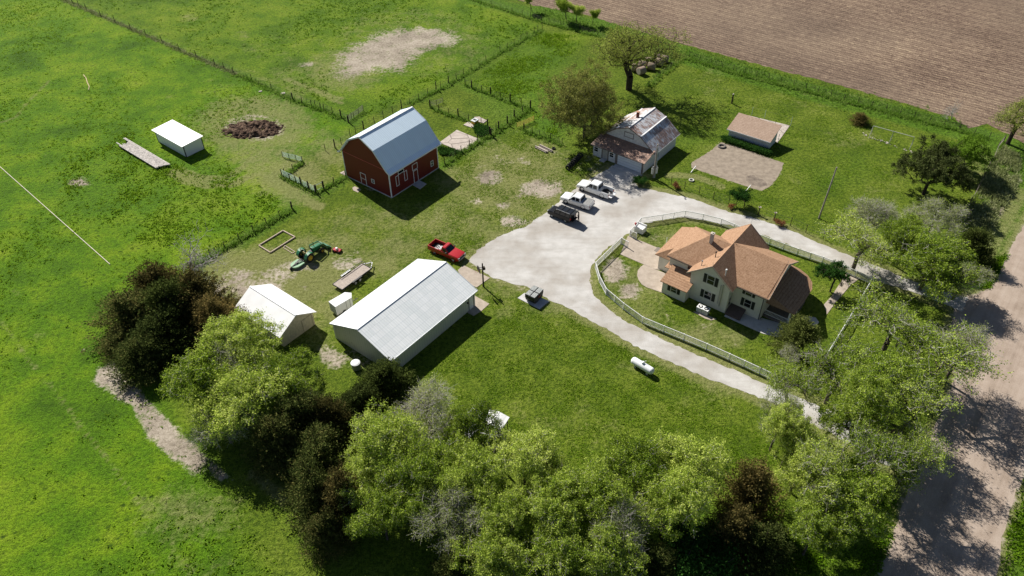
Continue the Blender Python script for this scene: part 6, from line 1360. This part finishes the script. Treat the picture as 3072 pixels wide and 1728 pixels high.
tuftcloud('tall_grass', 'tall dark green grass growing along the fence lines', np.concatenate(tg_)[::3], .3, 'tall_grass_leaf', 5, .38, spread=.12, tilt=.35, aspect=.3)
tuftcloud('dry_grass', 'pale dry grass standing along the long pasture fence', along(P2(Q1, [(480,0),(760,120),(1100,265),(1350,375),(1620,492),(1800,565)]), .35, 1500), .3, 'weed_leaf', 5, .28, spread=.14, tilt=.9, aspect=.3)
tuftcloud('tall_weeds', 'pale tall weeds in the ditch between the right fence and the road', np.concatenate([scatter(P2(R7, [(1140,430),(1230,480),(1250,620),(1180,760),(1110,900),(1020,1080),(930,960),(870,900),(960,720),(1060,520)]), 5200, .6, -.6, 3)]), .4, 'weed_leaf', 6, .55, spread=.2, tilt=.5, aspect=.32)
tuftcloud('tall_weeds', 'lush green undergrowth beneath the roadside trees', np.concatenate([scatter(P2(Q8, [(1900,640),(2000,560),(2250,560),(2450,470),(2400,660),(2330,740),(2150,720),(1950,680)]), 2600, .6, -.6, 3), scatter(P2(Q7, [(950,520),(1250,520),(1600,800),(1610,1160),(1480,1449),(700,1449),(850,1000)]), 5000, .5, 0, 5), scatter(P2(Q7, [(2576,700),(2600,1449),(2400,1449),(2460,1100)]), 900, .5, -.1, 9)]), .34, 'tuft_leaf', 5, .24, spread=.24, tilt=.9, aspect=.4)
tuftcloud('tall_weeds', 'nettles and grass beside the cracked slabs by the barn', np.concatenate([scatter(P2(CP, [(470,600),(560,560),(700,600),(780,720),(640,820),(560,760)]), 420, .6, -.8, 3), scatter(P2(B1, [(1340,620),(1450,640),(1560,680),(1500,700),(1380,690)]), 260, .6, -.8, 3)]), .45, 'shrub_leaf', 8, .45, spread=.25, tilt=.6)
# lawn texture: short grass blades in clumps over the near lawns
LAWN = P2(FD, [(1215,715),(1300,735),(1420,780),(1560,860),(1760,970),(1950,1060),(2040,1110),(1950,1200),(1500,1200),(1300,1120),(1050,1000),(1010,960),(1250,810)])
tuftcloud('lawn_grass', 'short clumped grass on the lawn before the machine shed', scatter(LAWN, 16000, 1.1, -.1, 2), .22, 'tuft_leaf', 4, .09, spread=.16, tilt=1.1, aspect=.55)
YARD = P2(FD, [(1110,400),(1320,330),(1480,420),(1460,520),(1390,545),(1270,590),(1170,660),(1060,640),(1160,470)])
tuftcloud('lawn_grass', 'short patchy grass in the yard between the barn and the drive', scatter(YARD, 9000, .9, .1, 3), .24, 'tuft_leaf', 4, .10, spread=.17, tilt=1.1, aspect=.55)
BACK = P2(FD, [(1740,170),(2040,240),(2350,330),(2450,380),(2420,500),(2280,560),(2090,570),(1900,540),(1700,440),(1720,300)])
tuftcloud('lawn_grass', 'short grass clumps on the back lawn behind the drive', scatter(BACK, 12000, .6, .25, 4), .26, 'tuft_leaf', 4, .09, spread=.18, tilt=1.1, aspect=.55)
# hedge
hd = MB(); n_ = 14; a_, b_ = CO(545, 545), CO(985, 690)
t = thing('hedge', 'low dark green hedge along the small shed wall', 'hedge', a_)
Pn = along([(0, 0), tuple((b_-a_)[:2])], .38, 14000); Pn[:, 2] = rg.uniform(.02, 1, len(Pn))**.6*.85*(1-(np.abs(rg.normal(size=len(Pn)))*.1)); V, F = leaf_quads(rg, Pn, .17); link_mesh('foliage', np_mesh('foliage', V, F, ['shrub_leaf']), t)
m = MB(); [m.tube(((b_-a_)*f_)[:2]+(0,), ((b_-a_)*f_)[:2]+(.5,), .04) if False else m.tube(Vector(((b_-a_)*f_)), Vector(((b_-a_)*f_))+Vector((0, 0, .5)), .04) for f_ in (.1, .3, .5, .7, .9)]; m.build('stem', M('bark'), t)
# --- shelter belt: (proto, fx, fy [full-picture 2576 px], radius px, height, label)
BELT = [
 (CED[0], 335, 775, 95, 6.8, 'very dark cedar at the far left of the shelterbelt'), (CED[1], 390, 715, 80, 7.2, 'tall brown tinged cedar right below the dead tree'), (CED[1], 480, 745, 85, 7.4, 'rusty brown cedar between the dead tree and garden shed'), (CED[0], 410, 830, 90, 6.6, 'dark cedar low in the left clump above the pasture'),
 (CED[2], 430, 775, 85, 7.6, 'greener cedar in the middle of the left clump'), (CED[1], 540, 790, 75, 6.6, 'brown cedar closest to the garden shed roof'), (CED[0], 300, 850, 50, 3.6, 'low dark cedar on the left pasture edge'), (CED[0], 360, 890, 75, 5.6, 'dark cedar at the bottom of the left clump'),
 (ELM[0], 520, 950, 105, 8.0, 'light green elm at the left edge overlooking the bare strip'), (ELM[1], 615, 885, 95, 7.6, 'light green elm just below the garden shed roof'), (ELM[2], 610, 985, 110, 8.5, 'full pale green elm in the middle of the left group'), (ELM[3], 715, 960, 80, 7.0, 'pale green elm between garden shed and machine shed'), (ELMG[0], 575, 900, 75, 7.5, 'grey twigged elm among the left light green elms'), (ELMG[1], 560, 1060, 75, 5.5, 'grey twigged elm hanging low over the pasture edge'),
 (CED[0], 760, 1040, 95, 8.0, 'tall black green cedar left of the machine shed tank'), (CED[0], 800, 1140, 95, 7.6, 'black green cedar in the dark gap of the belt'), (CED[0], 700, 1100, 80, 7.5, 'black green cedar shading the pasture edge'), (CED[1], 830, 1060, 70, 6.6, 'brown tinged cedar just right of the dark gap'), (CED[2], 970, 960, 75, 4.8, 'olive cedar beside the machine shed corner'), (CED[0], 900, 1010, 70, 5.4, 'dark cedar below the pale lidded tank'), (CED[1], 855, 1250, 75, 8.5, 'brownish cedar left of the lowest green elm'), (CED[0], 820, 1330, 60, 6.0, 'dark cedar lowest on the shaded pasture side'), (CED[0], 790, 1225, 85, 8.5, 'dark cedar above the shaded bottom pasture'),  # last three: two cedars added, the third made taller, to shade the pasture
 (ELMG[0], 1080, 1040, 95, 8.0, 'grey leafless looking elm above the hidden white roof'), (ELM[4], 985, 1100, 100, 8.5, 'bright green elm left of the hidden white roof'), (ELM[0], 930, 1190, 85, 7.5, 'green elm leaning over the dark pasture shade'), (ELM[2], 1060, 1200, 100, 9.0, 'tall green elm below left of the hidden white roof'), (ELM[3], 960, 1290, 75, 7.0, 'green elm lowest on the left side of the belt'), (ELM[0], 1190, 1195, 90, 8.5, 'green elm in front of the hidden white roof'), (ELM[4], 1320, 1150, 95, 8.5, 'green elm right of the hidden white roof'), (ELMG[1], 1130, 1300, 85, 7.5, 'grey green elm in the shaded middle of the belt'),
 (ELM[4], 1200, 1085, 66, 8.0, 'sparse green elm right over the hidden white roof'), (ELMS, 1258, 1108, 55, 7.0, 'small light elm at the lawn end of the hidden white roof'), (ELM[3], 1165, 1080, 55, 7.5, 'light elm at the left end of the hidden white roof'), (ELM[2], 1230, 1400, 85, 7.5, 'pale green elm crown at the bottom edge, centre left'), (ELM[3], 1270, 1290, 80, 7.5, 'green elm behind the bottom centre crown'), (CED[0], 1385, 1190, 55, 5.5, 'small dark cedar in the gap beside the lawn'), (CED[0], 1150, 1420, 70, 6.0, 'dark cedar at the bottom edge of the belt'), (ELM[1], 1410, 1270, 90, 8.0, 'green elm below the small dark cedar'), (ELM[4], 1380, 1390, 90, 7.0, 'shaded green elm at the bottom edge, centre'),
 (ELM[3], 1500, 1240, 95, 8.5, 'yellow green elm on the lawn edge'), (ELM[2], 1610, 1160, 90, 9.0, 'yellow green elm reaching farthest into the lawn'), (ELM[0], 1740, 1180, 95, 9.0, 'wide yellow green elm left of the brown cedar'), (ELMG[0], 1560, 1330, 85, 8.0, 'grey green elm above the bottom edge, right of centre'), (ELM[1], 1680, 1270, 90, 8.5, 'green elm with a visible bare limb left of the brown cedar'), (ELM[4], 1530, 1420, 85, 7.5, 'green elm cut by the bottom edge'),
 (CED[1], 1895, 1225, 75, 8.5, 'tall brown cedar standing above the shaded undergrowth'), (CED[1], 1840, 1330, 75, 7.0, 'brown cedar below the tall brown one'), (CED[0], 1920, 1370, 80, 6.5, 'black green cedar in the deep bottom shade'), (SHRUB, 1760, 1380, 85, 4.0, 'blue green bush at the bottom of the belt'), (CED[0], 1660, 1410, 65, 5.5, 'dark cedar between the bottom elms'),
 (ELMS, 1995, 965, 75, 9.0, 'yellow green elm over the lower driveway beside the picket fence'), (ELMG[1], 1965, 1050, 50, 8.5, 'grey elm overhanging the lower driveway'), (ELMS, 2110, 930, 90, 8.5, 'light green elm outside the straight picket fence'), (ELM[1], 2160, 1040, 75, 9.5, 'yellow green elm in the middle of the right group'), (ELMS, 2250, 820, 105, 9.0, 'broad pale elm nearest the driveway entrance'), (ELM[4], 2210, 950, 95, 9.0, 'pale elm behind the straight picket fence'),
 (ELMS, 2350, 900, 105, 9.0, 'broad elm overhanging the dirt road'), (ELMS, 2270, 1040, 95, 9.0, 'yellow green elm by the roadside, lower right'), (ELMG[0], 2420, 880, 70, 8.0, 'grey twigged elm leaning over the road'), (ELMS, 2220, 1150, 85, 9.0, 'bright green elm where the driveway meets the road'), (ELM[2], 2020, 1160, 65, 8.0, 'green elm below the driveway end'), (ELMS, 2290, 1160, 65, 9.0, 'small bright elm closest to the road'), (ELM[0], 2050, 1330, 70, 7.0, 'grey green elm low in the road shade'),
 (ELMS, 2170, 610, 85, 7.0, 'elm whose crown spreads over the upper driveway'), (ELMG[0], 2200, 540, 60, 6.0, 'thin grey elm left of the upper roadside group'), (ELM[3], 2275, 600, 55, 7.0, 'elm right of the crown over the upper driveway'), (ELMG[1], 2350, 550, 60, 6.5, 'whitish grey elm below the pine'), (ELMS, 2080, 1210, 85, 9.0, 'open crowned elm in the lower right corner of the lawn'), (ELM[1], 1990, 1100, 62, 8.0, 'elm at the lower edge of the driveway by the lawn'), (ELM[3], 2140, 1260, 80, 8.0, 'elm shading the undergrowth near the road bend'), (ELM[2], 2350, 650, 85, 8.0, 'large elm in the upper roadside group'), (CED[2], 2450, 620, 48, 5.5, 'dark evergreen at the right end of the upper roadside group'), (ELMG[1], 2425, 695, 50, 6.0, 'grey elm low beside the driveway entrance'),  # the evergreen is added to stand in for dark shade between the elms
]
for i, (pr, fx, fy, rp_, H_, lb) in enumerate(BELT):
    H_ = H_ if pr in CED or pr is SHRUB else H_*1.12; p = FD(fx, fy, H_*.62); ms = math.sqrt(p.x**2+p.y**2+(CAMH-H_*.6)**2); R_ = rp_*1.19255*ms/FPX
    isC = any(pr is c_ for c_ in CED); nm = 'cedar_tree' if isC else ('bush' if pr is SHRUB else 'elm_tree')
    if isC: p = FD(fx, fy, H_*.5)
    grow(pr, nm, lb, 'bush' if nm == 'bush' else 'tree', p, H_, R_*(1.0 if isC else 1.2), i*1.37, 'trees of the shelterbelt')
for lb, x, y, rz in (('white roof half hidden under the elm branches, nearer the lawn', 1478, 1305, .2), ('white roof half hidden under the elm branches, deeper in the trees', 1415, 1300, .0)):
    t = thing('white_canopy', lb, 'canopy', G(x, y), HEAD+rz, 'white canopies under the trees'); m = MB(); m.slab([(-1.8, -1.3, 1.9), (1.8, -1.3, 1.9), (1.8, 0, 2.2), (-1.8, 0, 2.2)], .05); m.slab([(-1.8, 1.3, 1.9), (-1.8, 0, 2.2), (1.8, 0, 2.2), (1.8, 1.3, 1.9)], .05); m.build('roof', M('white_metal'), t)
    for sx in (-1, 1):
        for sy in (-1, 1): m = MB(); m.tube((sx*1.6, sy*1.1, 0), (sx*1.6, sy*1.1, 1.9), .06); m.build('post', M('post_wood'), t)
